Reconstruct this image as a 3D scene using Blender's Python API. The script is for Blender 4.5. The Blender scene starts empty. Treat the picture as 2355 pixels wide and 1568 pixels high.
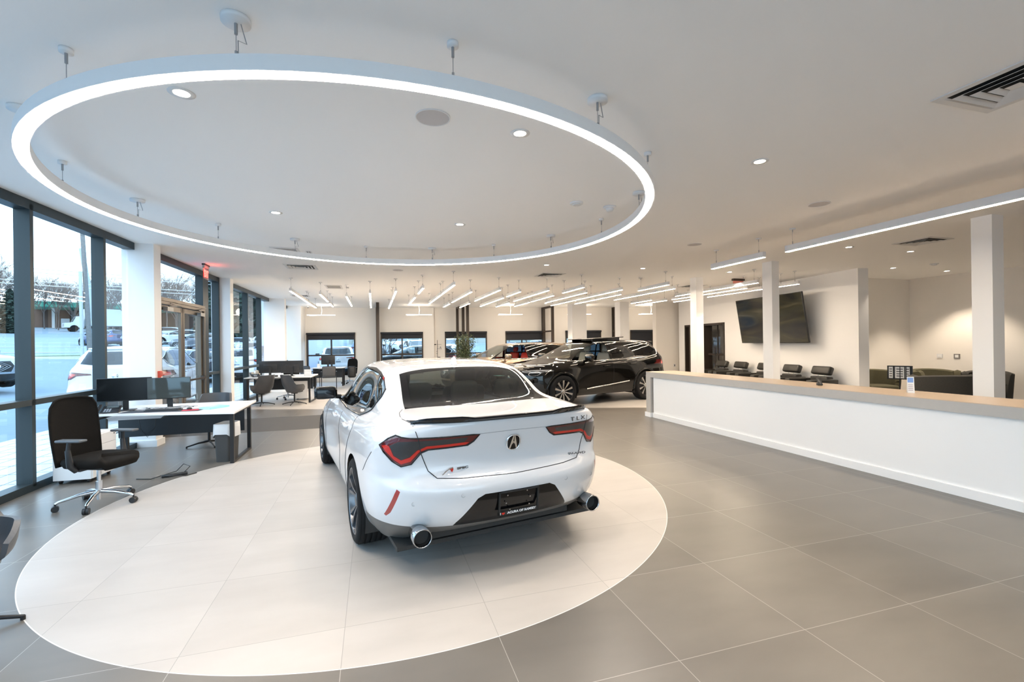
import bpy, bmesh, math, random
from mathutils import Vector, Matrix
from mathutils.bvhtree import BVHTree
from mathutils.geometry import tessellate_polygon

PI = math.pi
R = math.radians
sc = bpy.context.scene
COL = sc.collection

# ------------------------------------------------------------------ camera, sky, exposure
EYE = 1.7
YAW, ROLL, FPX = 0.2927, 0.013, 1057.4
cam_d = bpy.data.cameras.new('camera')
cam = bpy.data.objects.new('camera', cam_d)
COL.objects.link(cam)
cam_d.sensor_width = 36.0
cam_d.lens = 36.0 * FPX / 2355.0
cam_d.shift_y = 6.0 / 2355.0
cam_d.clip_start, cam_d.clip_end = 0.05, 600
fwd = Vector((math.sin(YAW), math.cos(YAW), 0))
rgt = Vector((math.cos(YAW), -math.sin(YAW), 0))
up0 = Vector((0, 0, 1))
rr = rgt * math.cos(ROLL) - up0 * math.sin(ROLL)
uu = rgt * math.sin(ROLL) + up0 * math.cos(ROLL)
cam.matrix_world = Matrix(((rr.x, uu.x, -fwd.x, 0), (rr.y, uu.y, -fwd.y, 0), (rr.z, uu.z, -fwd.z, EYE), (0, 0, 0, 1)))
sc.camera = cam

w = bpy.data.worlds.new('sky')
sc.world = w
w.use_nodes = True
wn = w.node_tree
bg = wn.nodes['Background']
tc = wn.nodes.new('ShaderNodeTexCoord')
sx = wn.nodes.new('ShaderNodeSeparateXYZ')
cr = wn.nodes.new('ShaderNodeValToRGB')
wn.links.new(tc.outputs['Generated'], sx.inputs[0])
wn.links.new(sx.outputs['Z'], cr.inputs[0])
cr.color_ramp.elements[0].position = 0.0
cr.color_ramp.elements[0].color = (0.70, 0.88, 1.0, 1)
cr.color_ramp.elements[1].position = 0.5
cr.color_ramp.elements[1].color = (0.44, 0.70, 1.0, 1)
wn.links.new(cr.outputs[0], bg.inputs[0])
bg.inputs[1].default_value = 2.5

vs = sc.view_settings
sc.display_settings.display_device = 'sRGB'
vs.view_transform = 'Standard'
vs.look = 'None'
vs.gamma = 1.0
vs.use_curve_mapping = False
vs.exposure = 0.66
try:
    sc.cycles.use_denoising = True
    sc.cycles.max_bounces = 10
    sc.cycles.diffuse_bounces = 8
    sc.cycles.glossy_bounces = 4
    sc.cycles.transparent_max_bounces = 16
    sc.cycles.caustics_reflective = False
    sc.cycles.caustics_refractive = False
    sc.cycles.sample_clamp_indirect = 6.0
except Exception:
    pass

# everything fixed to ceiling and outer walls was surveyed from the ceiling plane 1.75 m above the eye
K = 1.0343
CEIL = EYE + 1.75 * K
BARZ = EYE + 1.4 * K
def ks(x, y): return (x * K, y * K)
def kz(z): return EYE + (z - EYE) * K

WARM = (1.0, 0.84, 0.66)
# ------------------------------------------------------------------ materials
MATS = {}
def mat(name, col=(0.8, 0.8, 0.8), rough=0.5, metal=0.0, emit=None, es=0.0, coat=0.0, alpha=1.0, spec=None, bump=None, noise=None):
    if name in MATS: return MATS[name]
    m = bpy.data.materials.new(name); m.use_nodes = True
    nt = m.node_tree; b = nt.nodes['Principled BSDF']
    b.inputs['Base Color'].default_value = (*col, 1)
    b.inputs['Roughness'].default_value = rough
    b.inputs['Metallic'].default_value = metal
    if spec is not None: b.inputs['Specular IOR Level'].default_value = spec
    if coat: b.inputs['Coat Weight'].default_value = coat; b.inputs['Coat Roughness'].default_value = 0.03
    if emit: b.inputs['Emission Color'].default_value = (*emit, 1); b.inputs['Emission Strength'].default_value = es
    if alpha < 1: b.inputs['Alpha'].default_value = alpha
    if noise:
        sc_, amt = noise
        t = nt.nodes.new('ShaderNodeTexCoord'); n = nt.nodes.new('ShaderNodeTexNoise'); mx = nt.nodes.new('ShaderNodeMix')
        mx.data_type = 'RGBA'
        n.inputs['Scale'].default_value = sc_; n.inputs['Detail'].default_value = 6
        nt.links.new(t.outputs['Object'], n.inputs['Vector']); nt.links.new(n.outputs[0], mx.inputs[0])
        mx.inputs[6].default_value = (*[c * (1 - amt) for c in col], 1); mx.inputs[7].default_value = (*[min(1, c * (1 + amt)) for c in col], 1)
        nt.links.new(mx.outputs[2], b.inputs['Base Color'])
    if bump:
        sc_, st = bump
        t = nt.nodes.new('ShaderNodeTexCoord'); n = nt.nodes.new('ShaderNodeTexNoise'); bp = nt.nodes.new('ShaderNodeBump')
        n.inputs['Scale'].default_value = sc_; bp.inputs['Strength'].default_value = st; bp.inputs['Distance'].default_value = 0.01
        nt.links.new(t.outputs['Object'], n.inputs['Vector']); nt.links.new(n.outputs[0], bp.inputs['Height']); nt.links.new(bp.outputs[0], b.inputs['Normal'])
    MATS[name] = m
    return m

def glass(name, tint, f0=0.05, gain=0.95):
    if name in MATS: return MATS[name]
    m = bpy.data.materials.new(name); m.use_nodes = True
    nt = m.node_tree; nt.nodes.clear()
    out = nt.nodes.new('ShaderNodeOutputMaterial'); mx = nt.nodes.new('ShaderNodeMixShader')
    tr = nt.nodes.new('ShaderNodeBsdfTransparent'); gl = nt.nodes.new('ShaderNodeBsdfGlossy')
    lw = nt.nodes.new('ShaderNodeLayerWeight'); pw = nt.nodes.new('ShaderNodeMath'); ml = nt.nodes.new('ShaderNodeMath')
    tr.inputs[0].default_value = (*tint, 1); gl.inputs[0].default_value = (1, 1, 1, 1); gl.inputs['Roughness'].default_value = 0.0
    lw.inputs[0].default_value = 0.5
    pw.operation = 'POWER'; pw.inputs[1].default_value = 4.0
    ml.operation = 'MULTIPLY_ADD'; ml.inputs[1].default_value = gain; ml.inputs[2].default_value = f0
    nt.links.new(lw.outputs['Facing'], pw.inputs[0]); nt.links.new(pw.outputs[0], ml.inputs[0])
    nt.links.new(ml.outputs[0], mx.inputs[0]); nt.links.new(tr.outputs[0], mx.inputs[1]); nt.links.new(gl.outputs[0], mx.inputs[2])
    nt.links.new(mx.outputs[0], out.inputs[0])
    MATS[name] = m
    return m

WALL = mat('wall_paint', (0.86, 0.82, 0.765), 0.85, noise=(3, 0.01))
CEILP = mat('ceiling_paint', (0.955, 0.94, 0.92), 0.9)
WHITE = mat('white_paint', (0.90, 0.89, 0.88), 0.5)
WGLOSS = mat('white_laminate', (0.92, 0.92, 0.92), 0.28)
DARKF = mat('anodised_frame', (0.028, 0.040, 0.045), 0.42, 0.3)
BRONZE = mat('bronze_frame', (0.045, 0.032, 0.024), 0.45, 0.2)
DOORF = mat('door_frame_bronze', (0.15, 0.125, 0.10), 0.4, 0.5)
BLACKM = mat('black_metal', (0.02, 0.02, 0.022), 0.45, 0.3)
BLACKP = mat('black_plastic', (0.018, 0.019, 0.021), 0.4)
CHROME = mat('chrome', (0.85, 0.86, 0.88), 0.12, 1.0)
ALU = mat('polished_aluminium', (0.68, 0.69, 0.71), 0.22, 1.0)
WIRE = mat('steel_wire', (0.35, 0.35, 0.36), 0.4, 0.6)
LEATHER = mat('grey_leather', (0.075, 0.078, 0.085), 0.42, bump=(60, 0.1))
LEATHERB = mat('black_leather', (0.028, 0.026, 0.022), 0.38, bump=(60, 0.1))
MESHF = mat('black_mesh_fabric', (0.010, 0.009, 0.008), 0.9, spec=0.15, bump=(300, 0.3))
FABRIC = mat('olive_fabric', (0.085, 0.078, 0.045), 0.95, bump=(200, 0.3), noise=(60, 0.25))
FABRICD = mat('charcoal_fabric', (0.045, 0.043, 0.038), 0.95, bump=(200, 0.3), noise=(60, 0.25))
LIGHTM = mat('light_strip', (1, 1, 1), 0.5, emit=(1.0, 0.82, 0.62), es=44.0)
RINGM = mat('ring_strip', (1, 1, 1), 0.5, emit=(1.0, 0.89, 0.78), es=44.0)
DOWNM = mat('downlight_lens', (1, 1, 1), 0.5, emit=(1.0, 0.88, 0.72), es=14.0)
FIXT = mat('fixture_white', (0.78, 0.78, 0.78), 0.45)
GLASSW = glass('window_glass', (0.93, 0.98, 0.99), 0.045)
GLASSP = glass('partition_glass', (0.95, 0.95, 0.94), 0.04)
PAPER = mat('paper_white', (0.85, 0.85, 0.84), 0.7)

# ------------------------------------------------------------------ mesh helpers
class B:
    """collects shapes into one mesh"""
    def __init__(s): s.v = []; s.f = []; s.sm = []
    def add(s, v, f, smooth=False, M=None):
        n = len(s.v)
        s.v += [tuple(M @ Vector(p)) if M else tuple(p) for p in v]
        s.f += [tuple(i + n for i in q) for q in f]; s.sm += [smooth] * len(f)
        return s
    def box(s, x0, y0, z0, x1, y1, z1, M=None):
        if x0 > x1: x0, x1 = x1, x0
        if y0 > y1: y0, y1 = y1, y0
        if z0 > z1: z0, z1 = z1, z0
        v = [(x0, y0, z0), (x1, y0, z0), (x1, y1, z0), (x0, y1, z0), (x0, y0, z1), (x1, y0, z1), (x1, y1, z1), (x0, y1, z1)]
        return s.add(v, [(0, 3, 2, 1), (4, 5, 6, 7), (0, 1, 5, 4), (1, 2, 6, 5), (2, 3, 7, 6), (3, 0, 4, 7)], False, M)
    def rbox(s, x0, y0, z0, x1, y1, z1, r=0.01, seg=3, M=None):
        bm = bmesh.new(); bmesh.ops.create_cube(bm, size=1)
        for v in bm.verts: v.co = Vector(((x0 + x1) / 2 + v.co.x * (x1 - x0), (y0 + y1) / 2 + v.co.y * (y1 - y0), (z0 + z1) / 2 + v.co.z * (z1 - z0)))
        bmesh.ops.bevel(bm, geom=bm.edges[:], offset=r, segments=seg, profile=0.5, affect='EDGES')
        bm.verts.index_update()
        s.add([v.co.copy() for v in bm.verts], [[v.index for v in f.verts] for f in bm.faces], True, M); bm.free(); return s
    def cyl(s, p0, p1, r0, r1=None, n=16, caps=True, smooth=True, M=None):
        r1 = r0 if r1 is None else r1
        p0, p1 = Vector(p0), Vector(p1); d = (p1 - p0).normalized()
        a = d.orthogonal().normalized(); b = d.cross(a)
        v = []
        for p, r in ((p0, r0), (p1, r1)):
            for i in range(n): t = 2 * PI * i / n; v.append(p + (a * math.cos(t) + b * math.sin(t)) * r)
        s.add(v, [(i, (i + 1) % n, n + (i + 1) % n, n + i) for i in range(n)], smooth, M)
        if caps: s.add(v[:n], [tuple(range(n))[::-1]], False, M); s.add(v[n:], [tuple(range(n))], False, M)
        return s
    def tube(s, pts, r, n=8, caps=True, M=None, closed=False):
        pts = [Vector(p) for p in pts]; L = len(pts); v = []; nrm = None
        rs = r if isinstance(r, (list, tuple)) else [r] * L
        for i, p in enumerate(pts):
            a = pts[(i - 1) % L] if (i or closed) else p; b = pts[(i + 1) % L] if (i < L - 1 or closed) else p
            d = (b - a).normalized()
            nrm = d.orthogonal().normalized() if nrm is None else (nrm - d * nrm.dot(d)).normalized()
            bn = d.cross(nrm)
            v += [p + (nrm * math.cos(2 * PI * k / n) + bn * math.sin(2 * PI * k / n)) * rs[i] for k in range(n)]
        f = [(i * n + k, i * n + (k + 1) % n, ((i + 1) % L) * n + (k + 1) % n, ((i + 1) % L) * n + k) for i in range(L if closed else L - 1) for k in range(n)]
        s.add(v, f, True, M)
        if caps and not closed: s.add(v[:n], [tuple(range(n))[::-1]], False, M); s.add(v[-n:], [tuple(range(n))], False, M)
        return s
    def lathe(s, prof, n=32, axis='z', M=None, smooth=True, o=(0, 0, 0)):
        """prof: (radius, height) pairs"""
        v = []
        for r, h in prof:
            for i in range(n):
                t = 2 * PI * i / n; c, d = r * math.cos(t), r * math.sin(t)
                p = (c, d, h) if axis == 'z' else (c, h, d) if axis == 'y' else (h, c, d)
                v.append((p[0] + o[0], p[1] + o[1], p[2] + o[2]))
        f = [(j * n + i, j * n + (i + 1) % n, (j + 1) * n + (i + 1) % n, (j + 1) * n + i) for j in range(len(prof) - 1) for i in range(n)]
        if axis == 'y': f = [q[::-1] for q in f]
        return s.add(v, f, smooth, M)
    def prism(s, poly, h0, h1, axis='z', M=None, smooth=False):
        """poly of 2D points, extruded along an axis: z:(x,y)  y:(x,z)  x:(y,z)"""
        def P(a, b, h): return (a, b, h) if axis == 'z' else (a, h, b) if axis == 'y' else (h, a, b)
        n = len(poly)
        v = [P(a, b, h0) for a, b in poly] + [P(a, b, h1) for a, b in poly]
        tris = tessellate_polygon([[Vector((a, b, 0)) for a, b in poly]])
        f = [tuple(t) for t in tris] + [tuple(i + n for i in t[::-1]) for t in tris]
        s.add(v, f, False, M)
        return s.add(v, [(i, (i + 1) % n, n + (i + 1) % n, n + i) for i in range(n)], smooth, M)
    def grid(s, rows, smooth=True, M=None, closed=False):
        nr, nc = len(rows), len(rows[0])
        v = [p for r_ in rows for p in r_]
        f = [(i * nc + j, i * nc + (j + 1) % nc, (i + 1) * nc + (j + 1) % nc, (i + 1) * nc + j) for i in range(nr - 1) for j in range(nc if closed else nc - 1)]
        return s.add(v, f, smooth, M)
    def build(s, name, m, parent=None, loc=None, rz=None, fix=True):
        me = bpy.data.meshes.new(name); me.from_pydata([tuple(p) for p in s.v], [], s.f)
        me.polygons.foreach_set('use_smooth', s.sm)
        if fix:
            bm = bmesh.new(); bm.from_mesh(me); bmesh.ops.recalc_face_normals(bm, faces=bm.faces[:]); bm.to_mesh(me); bm.free()
        me.materials.append(m); me.update()
        o = bpy.data.objects.new(name, me); COL.objects.link(o)
        if parent is not None: o.parent = parent
        if loc is not None: o.location = loc
        if rz is not None: o.rotation_euler = (0, 0, rz)
        return o

def tag(o, label, cat, group=None):
    o['label'] = label; o['category'] = cat
    if group: o['group'] = group
    return o
def struct(o):
    o['kind'] = 'structure'; return o
def thing(name, label, cat, loc=(0, 0, 0), rz=0.0, group=None, scale=1.0):
    o = bpy.data.objects.new(name, None); COL.objects.link(o)
    o.empty_display_size = 0.1
    o.location = loc; o.rotation_euler = (0, 0, rz); o.scale = (scale,) * 3
    return tag(o, label, cat, group)
KIDS = {}
def kids_of(o): return [c for c in bpy.data.objects if c.parent == o]
def copy_tree(o, label=None, loc=None, rz=None, group=None, parent=None, tree=None, paint=None):
    if tree is None:
        tree = {}
        for c in bpy.data.objects:
            if c.parent: tree.setdefault(c.parent.name, []).append(c)
    c = o.copy(); COL.objects.link(c); c.parent = parent
    if paint and c.name.split('.')[0] in paint:
        for ms in c.material_slots: ms.link = 'OBJECT'; ms.material = paint[c.name.split('.')[0]]
    if label: c['label'] = label
    if group: c['group'] = group
    if loc is not None: c.location = loc
    if rz is not None: c.rotation_euler = (0, 0, rz)
    for ch in tree.get(o.name, []): copy_tree(ch, parent=c, tree=tree, paint=paint)
    return c
def rotM(ang, axis='Z', o=(0, 0, 0)): return Matrix.Translation(Vector(o)) @ Matrix.Rotation(ang, 4, axis)
def rrect(w_, h_, r, n=5, cx=0, cy=0):
    p = []
    for (sx_, sy_, a0) in ((1, 1, 0), (-1, 1, 90), (-1, -1, 180), (1, -1, 270)):
        for i in range(n + 1):
            a = R(a0 + 90 * i / n); p.append((cx + sx_ * (w_ / 2 - r) + r * math.cos(a), cy + sy_ * (h_ / 2 - r) + r * math.sin(a)))
    return p
def text(name, s, size, m, parent, M, depth=0.001, align='CENTER', font_scale=(1, 1), bold=0.0, shear=0.0, space=1.0):
    cu = bpy.data.curves.new(name, 'FONT'); cu.body = s; cu.size = size; cu.extrude = depth; cu.align_x = align; cu.align_y = 'CENTER'
    cu.offset = bold; cu.shear = shear; cu.space_character = space
    o = bpy.data.objects.new(name, cu); COL.objects.link(o)
    dg = bpy.context.evaluated_depsgraph_get(); me = bpy.data.meshes.new_from_object(o.evaluated_get(dg))
    bpy.data.objects.remove(o); bpy.data.curves.remove(cu)
    me.transform(Matrix.Diagonal((font_scale[0], font_scale[1], 1, 1))); me.transform(M)
    me.materials.clear(); me.materials.append(m); me.name = name
    o = bpy.data.objects.new(name, me); COL.objects.link(o); o.parent = parent
    return o

# ------------------------------------------------------------------ large lights of the place: daylight only comes through the glass; lamps are built further down
# ------------------------------------------------------------------ floor
def floor_material():
    m = bpy.data.materials.new('floor_tile'); m.use_nodes = True
    nt = m.node_tree; N = nt.nodes; Lk = nt.links; b = N['Principled BSDF']
    tcn = N.new('ShaderNodeTexCoord'); sp = N.new('ShaderNodeSeparateXYZ'); Lk.new(tcn.outputs['Object'], sp.inputs[0])
    def M(op, a, bb=None, c=None):
        n = N.new('ShaderNodeMath'); n.operation = op
        for i, x in enumerate((a, bb, c)):
            if x is None: continue
            if isinstance(x, (int, float)): n.inputs[i].default_value = x
            else: Lk.new(x, n.inputs[i])
        return n.outputs[0]
    S = 0.863
    tx = M('DIVIDE', M('SUBTRACT', sp.outputs[0], 1.54), S); ty = M('DIVIDE', M('SUBTRACT', sp.outputs[1], 2.094), S)
    def line(t, wd):
        fr = M('FRACT', M('ADD', t, 0.5)); return M('LESS_THAN', M('ABSOLUTE', M('SUBTRACT', fr, 0.5)), wd)
    grout = M('MAXIMUM', line(tx, 0.0022), line(ty, 0.0022))
    # per tile tone
    cx = M('FLOOR', tx); cy = M('FLOOR', ty)
    cmb = N.new('ShaderNodeCombineXYZ'); Lk.new(cx, cmb.inputs[0]); Lk.new(cy, cmb.inputs[1])
    wnz = N.new('ShaderNodeTexWhiteNoise'); wnz.noise_dimensions = '2D'; Lk.new(cmb.outputs[0], wnz.inputs['Vector'])
    # clouding, offset per tile
    vm = N.new('ShaderNodeVectorMath'); vm.operation = 'MULTIPLY_ADD'; Lk.new(wnz.outputs['Color'], vm.inputs[0]); vm.inputs[1].default_value = (7, 7, 7); Lk.new(tcn.outputs['Object'], vm.inputs[2])
    mp = N.new('ShaderNodeMapping'); mp.inputs['Scale'].default_value = (0.9, 2.2, 1); Lk.new(vm.outputs[0], mp.inputs[0])
    nz = N.new('ShaderNodeTexNoise'); nz.inputs['Scale'].default_value = 1.5; nz.inputs['Detail'].default_value = 5; Lk.new(mp.outputs[0], nz.inputs['Vector'])
    tone = M('ADD', M('MULTIPLY', M('SUBTRACT', nz.outputs[0], 0.5), 0.9), M('MULTIPLY', M('SUBTRACT', wnz.outputs['Value'], 0.5), 0.22))
    # light inlays: the display circle and the band in front of the offices
    dx = M('SUBTRACT', sp.outputs[0], 0.222); dy = M('SUBTRACT', sp.outputs[1], 5.594)
    rad = M('SQRT', M('ADD', M('MULTIPLY', dx, dx), M('MULTIPLY', dy, dy)))
    circ = M('LESS_THAN', rad, 3.036); trim = M('LESS_THAN', M('ABSOLUTE', M('SUBTRACT', rad, 3.04)), 0.0035)
    band = M('GREATER_THAN', M('ADD', sp.outputs[1], M('MULTIPLY', sp.outputs[0], 0.366)), 12.87)
    light = M('MAXIMUM', circ, band)
    # walk-off mat in front of the doors
    inx = M('LESS_THAN', sp.outputs[0], -0.6)
    y1 = M('GREATER_THAN', sp.outputs[1], 10.27); y2 = M('LESS_THAN', sp.outputs[1], 12.25)
    rug = M('MULTIPLY', inx, M('MULTIPLY', y1, y2))
    def ramp(c0, c1, t):
        mx = N.new('ShaderNodeMix'); mx.data_type = 'RGBA'; mx.inputs[6].default_value = (*c0, 1); mx.inputs[7].default_value = (*c1, 1)
        Lk.new(M('ADD', t, 0.5), mx.inputs[0]); return mx.outputs[2]
    def mixc(a, bb, f):
        mx = N.new('ShaderNodeMix'); mx.data_type = 'RGBA'; Lk.new(f, mx.inputs[0])
        for i, x in ((6, a), (7, bb)):
            if isinstance(x, tuple): mx.inputs[i].default_value = (*x, 1)
            else: Lk.new(x, mx.inputs[i])
        return mx.outputs[2]
    dk = ramp((0.098, 0.089, 0.078), (0.185, 0.169, 0.148), tone)
    lt = ramp((0.36, 0.337, 0.312), (0.54, 0.508, 0.475), tone)
    base = mixc(dk, lt, light)
    base = mixc(base, mixc((0.34, 0.32, 0.29), (0.30, 0.28, 0.26), light), grout)
    base = mixc(base, (0.07, 0.066, 0.062), rug)
    base = mixc(base, (0.7, 0.69, 0.66), trim)
    Lk.new(base, b.inputs['Base Color'])
    rg = M('ADD', 0.285, M('MULTIPLY', nz.outputs[0], 0.06))
    rg2 = M('ADD', rg, M('MULTIPLY', rug, 0.5)); rg3 = M('ADD', rg2, M('MULTIPLY', light, 0.07))
    Lk.new(rg3, b.inputs['Roughness'])
    bp = N.new('ShaderNodeBump'); bp.inputs['Strength'].default_value = 0.25; bp.inputs['Distance'].default_value = 0.002
    Lk.new(M('SUBTRACT', 1.0, grout), bp.inputs['Height']); Lk.new(bp.outputs[0], b.inputs['Normal'])
    return m
b = B(); b.box(-4.2, -5, -0.2, 16.6, 24.6, 0)
struct(b.build('floor', floor_material()))
b = B(); b.box(-4.2, -5, CEIL, 16.6, 24.6, CEIL + 0.3)
struct(b.build('ceiling', CEILP))

# ------------------------------------------------------------------ window wall (local x runs along the glass, local y points outdoors)
def frame(A, Bp):
    A = Vector((A[0] * K, A[1] * K, 0)); Bq = Vector((Bp[0] * K, Bp[1] * K, 0)); d = (Bq - A).normalized()
    return Matrix(((d.x, -d.y, 0, A.x), (d.y, d.x, 0, A.y), (0, 0, 1, 0), (0, 0, 0, 1)))
LWM = frame((-3.82, 6.32), (-3.59, 18.45))
BWM = frame((-3.09, 22.83), (12.42, 20.57))
TVM = frame((12.69, 16.96), (11.45, 8.4))
def placed(b, name, m, Mx, parent=None):
    o = b.build(name, m, parent)
    if parent is None: o.matrix_world = Mx
    return o
TOPF = CEIL; ZMID0, ZMID1 = 1.03, 1.10
def curtain(name, s0, s1, mull, rail=True, base=True, Mx=LWM, top=CEIL, jamb=False):
    """dark aluminium curtain wall bay: frame + panes"""
    b = B(); dp = 0.16
    b.box(s0, 0, top - 0.12, s1, dp, top)                           # head
    b.box(s0, 0, 0, s1, dp, 0.09)                                   # sill
    if rail: b.box(s0, 0.0, ZMID0, s1, dp, ZMID1)
    for m_ in [s0 + 0.03] + list(mull) + ([s1 - 0.03] if jamb else []): b.box(m_ - 0.03, 0, 0.05, m_ + 0.03, dp, top - 0.05)
    f = struct(placed(b, name, DARKF, Mx))
    edges = [s0] + list(mull) + [s1]
    zs = [(0.09, ZMID0), (ZMID1, top - 0.12)] if rail else [(0.09, top - 0.12)]
    for e0, e1 in zip(edges[:-1], edges[1:]):
        for z0, z1 in zs:
            g = B(); g.add([(e0, 0.12, z0), (e1, 0.12, z0), (e1, 0.12, z1), (e0, 0.12, z1)], [(0, 1, 2, 3)])
            g.build('glass_pane', GLASSW, f)
    # pale stone sill outside the glass
    return f
curtain('window_1', -9.3, 2.86, [-7.32, -5.79, -4.26, -2.68, -1.15, 0.46, 1.98])
curtain('window_2', 8.18, 12.53, [9.72, 11.34])
curtain('window_3', 13.2, 15.9, [14.5])
# entrance: narrow side light, transom, double doors
b = B(); dp = 0.16
b.box(3.68, 0, CEIL - 0.12, 7.1, dp, CEIL); b.box(3.68, 0, 0, 3.75, dp, CEIL)
b.box(5.96, 0, 0, 6.30, dp, CEIL); b.box(7.03, 0, 0, 7.1, dp, CEIL); b.box(6.3, 0, 0, 7.1, dp, 0.09); b.box(6.3, 0, ZMID0, 7.1, dp, ZMID1)
f = struct(placed(b, 'window_4', DARKF, LWM))
for e0, e1, z0, z1 in ((3.75, 5.96, 2.68, CEIL - 0.12), (6.3, 7.03, ZMID1, CEIL - 0.12), (6.3, 7.03, 0.09, ZMID0)):
    g = B(); g.add([(e0, 0.12, z0), (e1, 0.12, z0), (e1, 0.12, z1), (e0, 0.12, z1)], [(0, 1, 2, 3)]); g.build('glass_pane', GLASSW, f)
b = B(); b.box(3.7, -0.03, 2.55, 6.0, dp, 2.68); b.box(3.7, -0.03, 0, 3.76, dp, 2.55); b.box(5.93, -0.03, 0, 6.0, dp, 2.55); b.box(3.7, -0.05, 2.61, 6.0, -0.03, 2.63)
dr = struct(placed(b, 'door_1', DOORF, LWM))
def leaf(x0, x1, hinge_left):
    d = B(); y0, y1 = 0.02, 0.07
    d.box(x0, y0, 0.01, x0 + 0.085, y1, 2.54); d.box(x1 - 0.085, y0, 0.01, x1, y1, 2.54)
    d.box(x0, y0, 2.44, x1, y1, 2.54); d.box(x0, y0, 0.01, x1, y1, 0.25)
    lf = d.build('door_leaf', DOORF, dr)
    g = B(); g.add([(x0 + .08, 0.045, .25), (x1 - .08, .045, .25), (x1 - .08, .045, 2.44), (x0 + .08, .045, 2.44)], [(0, 1, 2, 3)]); g.build('glass_pane', GLASSW, lf)
    h = B(); h.box(x0 + 0.03, -0.06, 0.98, x1 - 0.03, -0.02, 1.02); h.box(x0 + .03, -.03, .95, x0 + .09, .03, 1.05); h.box(x1 - .09, -.03, .95, x1 - .03, .03, 1.05)
    h.build('push_bar', BRONZE, lf)
    c = B(); cx = x0 + 0.12 if hinge_left else x1 - 0.36
    c.box(cx, -0.08, 2.42, cx + 0.26, 0.0, 2.50); c.tube([(cx + .13, -.05, 2.52), (cx + (.5 if hinge_left else -.25), -.12, 2.54), (cx + (.2 if hinge_left else .1), -.05, 2.58)], 0.012, 6)
    c.build('door_closer', mat('closer_grey', (0.3, 0.3, 0.29), 0.4, 0.4), lf)
leaf(3.77, 4.84, True); leaf(4.86, 5.93, False)

def column(name, x0, y0, x1, y1, base=True, Mx=None, fill=None):
    b = B(); b.box(x0, y0, 0, x1, y1, CEIL)
    if fill: b.box(x1, -.02, 0, fill, .18, CEIL)
    if base: b.box(x0 - 0.025, y0 - 0.025, 0, x1 + 0.025, y1 + 0.025, 0.11)
    o = struct(b.build(name, WHITE))
    if Mx is not None: o.matrix_world = Mx
    return o
column('trim_1', 2.88, -0.27, 3.14, 0.2, Mx=LWM, fill=3.67)
column('trim_2', 7.12, -0.24, 7.38, 0.2, Mx=LWM, fill=8.16)
column('trim_3', 12.55, -0.52, 12.85, 0.2, Mx=LWM, fill=13.2)
column('trim_4', 15.9, -0.55, 17.6, 0.2, Mx=LWM)
# free columns
for i, (x, y, sx_, sy_) in enumerate(((8.43, 4.28, .25, .24), (8.44, 8.06, .2, .26), (8.45, 10.56, .23, .25), (8.5, 18.85, .7, .5), (10.24, 17.72, .44, .44))):
    column('trim_%d' % (5 + i), x * K, y * K, (x + sx_) * K, (y + sy_) * K)

# ------------------------------------------------------------------ back wall with six storefront windows
wins = [(0.17, 2.31), (3.45, 5.40), (6.42, 8.43), (9.33, 11.23), (12.33, 14.17), (15.70, 16.92)]
wins = [(a * K, c * K) for a, c in wins]
ZT, ZS = 2.33, 0.30
b = B(); x = -1.2
for a, c in wins:
    b.box(x, 0, 0, a, 0.3, CEIL); b.box(a, 0, ZT, c, 0.3, CEIL); b.box(a, 0, 0, c, 0.3, ZS); x = c
b.box(x, 0, 0, 20, 0.3, CEIL)
b.box(5.84, -0.12, 0, 6.12, 0, CEIL)
struct(placed(b, 'wall_back', WALL, BWM))
BLIND = mat('roller_blind', (0.018, 0.02, 0.026), 0.7)
drops = [0.34, 0.32, 0.33, 0.46, 0.4, 1.55]
for i, (a, c) in enumerate(wins):
    b = B(); mx = (a + c) / 2 if i != 3 else a + (c - a) * 0.43
    b.box(a, -0.03, ZT - 0.06, c, 0.12, ZT); b.box(a, -0.03, ZS, c, 0.12, ZS + 0.06); b.box(a, -0.03, ZS, a + 0.06, 0.12, ZT); b.box(c - 0.06, -0.03, ZS, c, 0.12, ZT)
    b.box(mx - 0.03, 0.02, ZS, mx + 0.03, 0.12, ZT); b.box(a, 0.02, 1.22, c, 0.12, 1.29)
    f = struct(placed(b, 'window_%d' % (5 + i), BRONZE, BWM))
    g = B(); g.add([(a, 0.09, ZS), (c, 0.09, ZS), (c, 0.09, ZT), (a, 0.09, ZT)], [(0, 1, 2, 3)]); g.build('glass_pane', GLASSW, f)
    g = B(); g.box(a + 0.03, -0.02, ZT - drops[i], c - 0.03, -0.012, ZT - 0.05); g.box(a, -0.09, ZT - 0.09, c, 0.0, ZT); g.build('roller_blind', BLIND, f)

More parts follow.
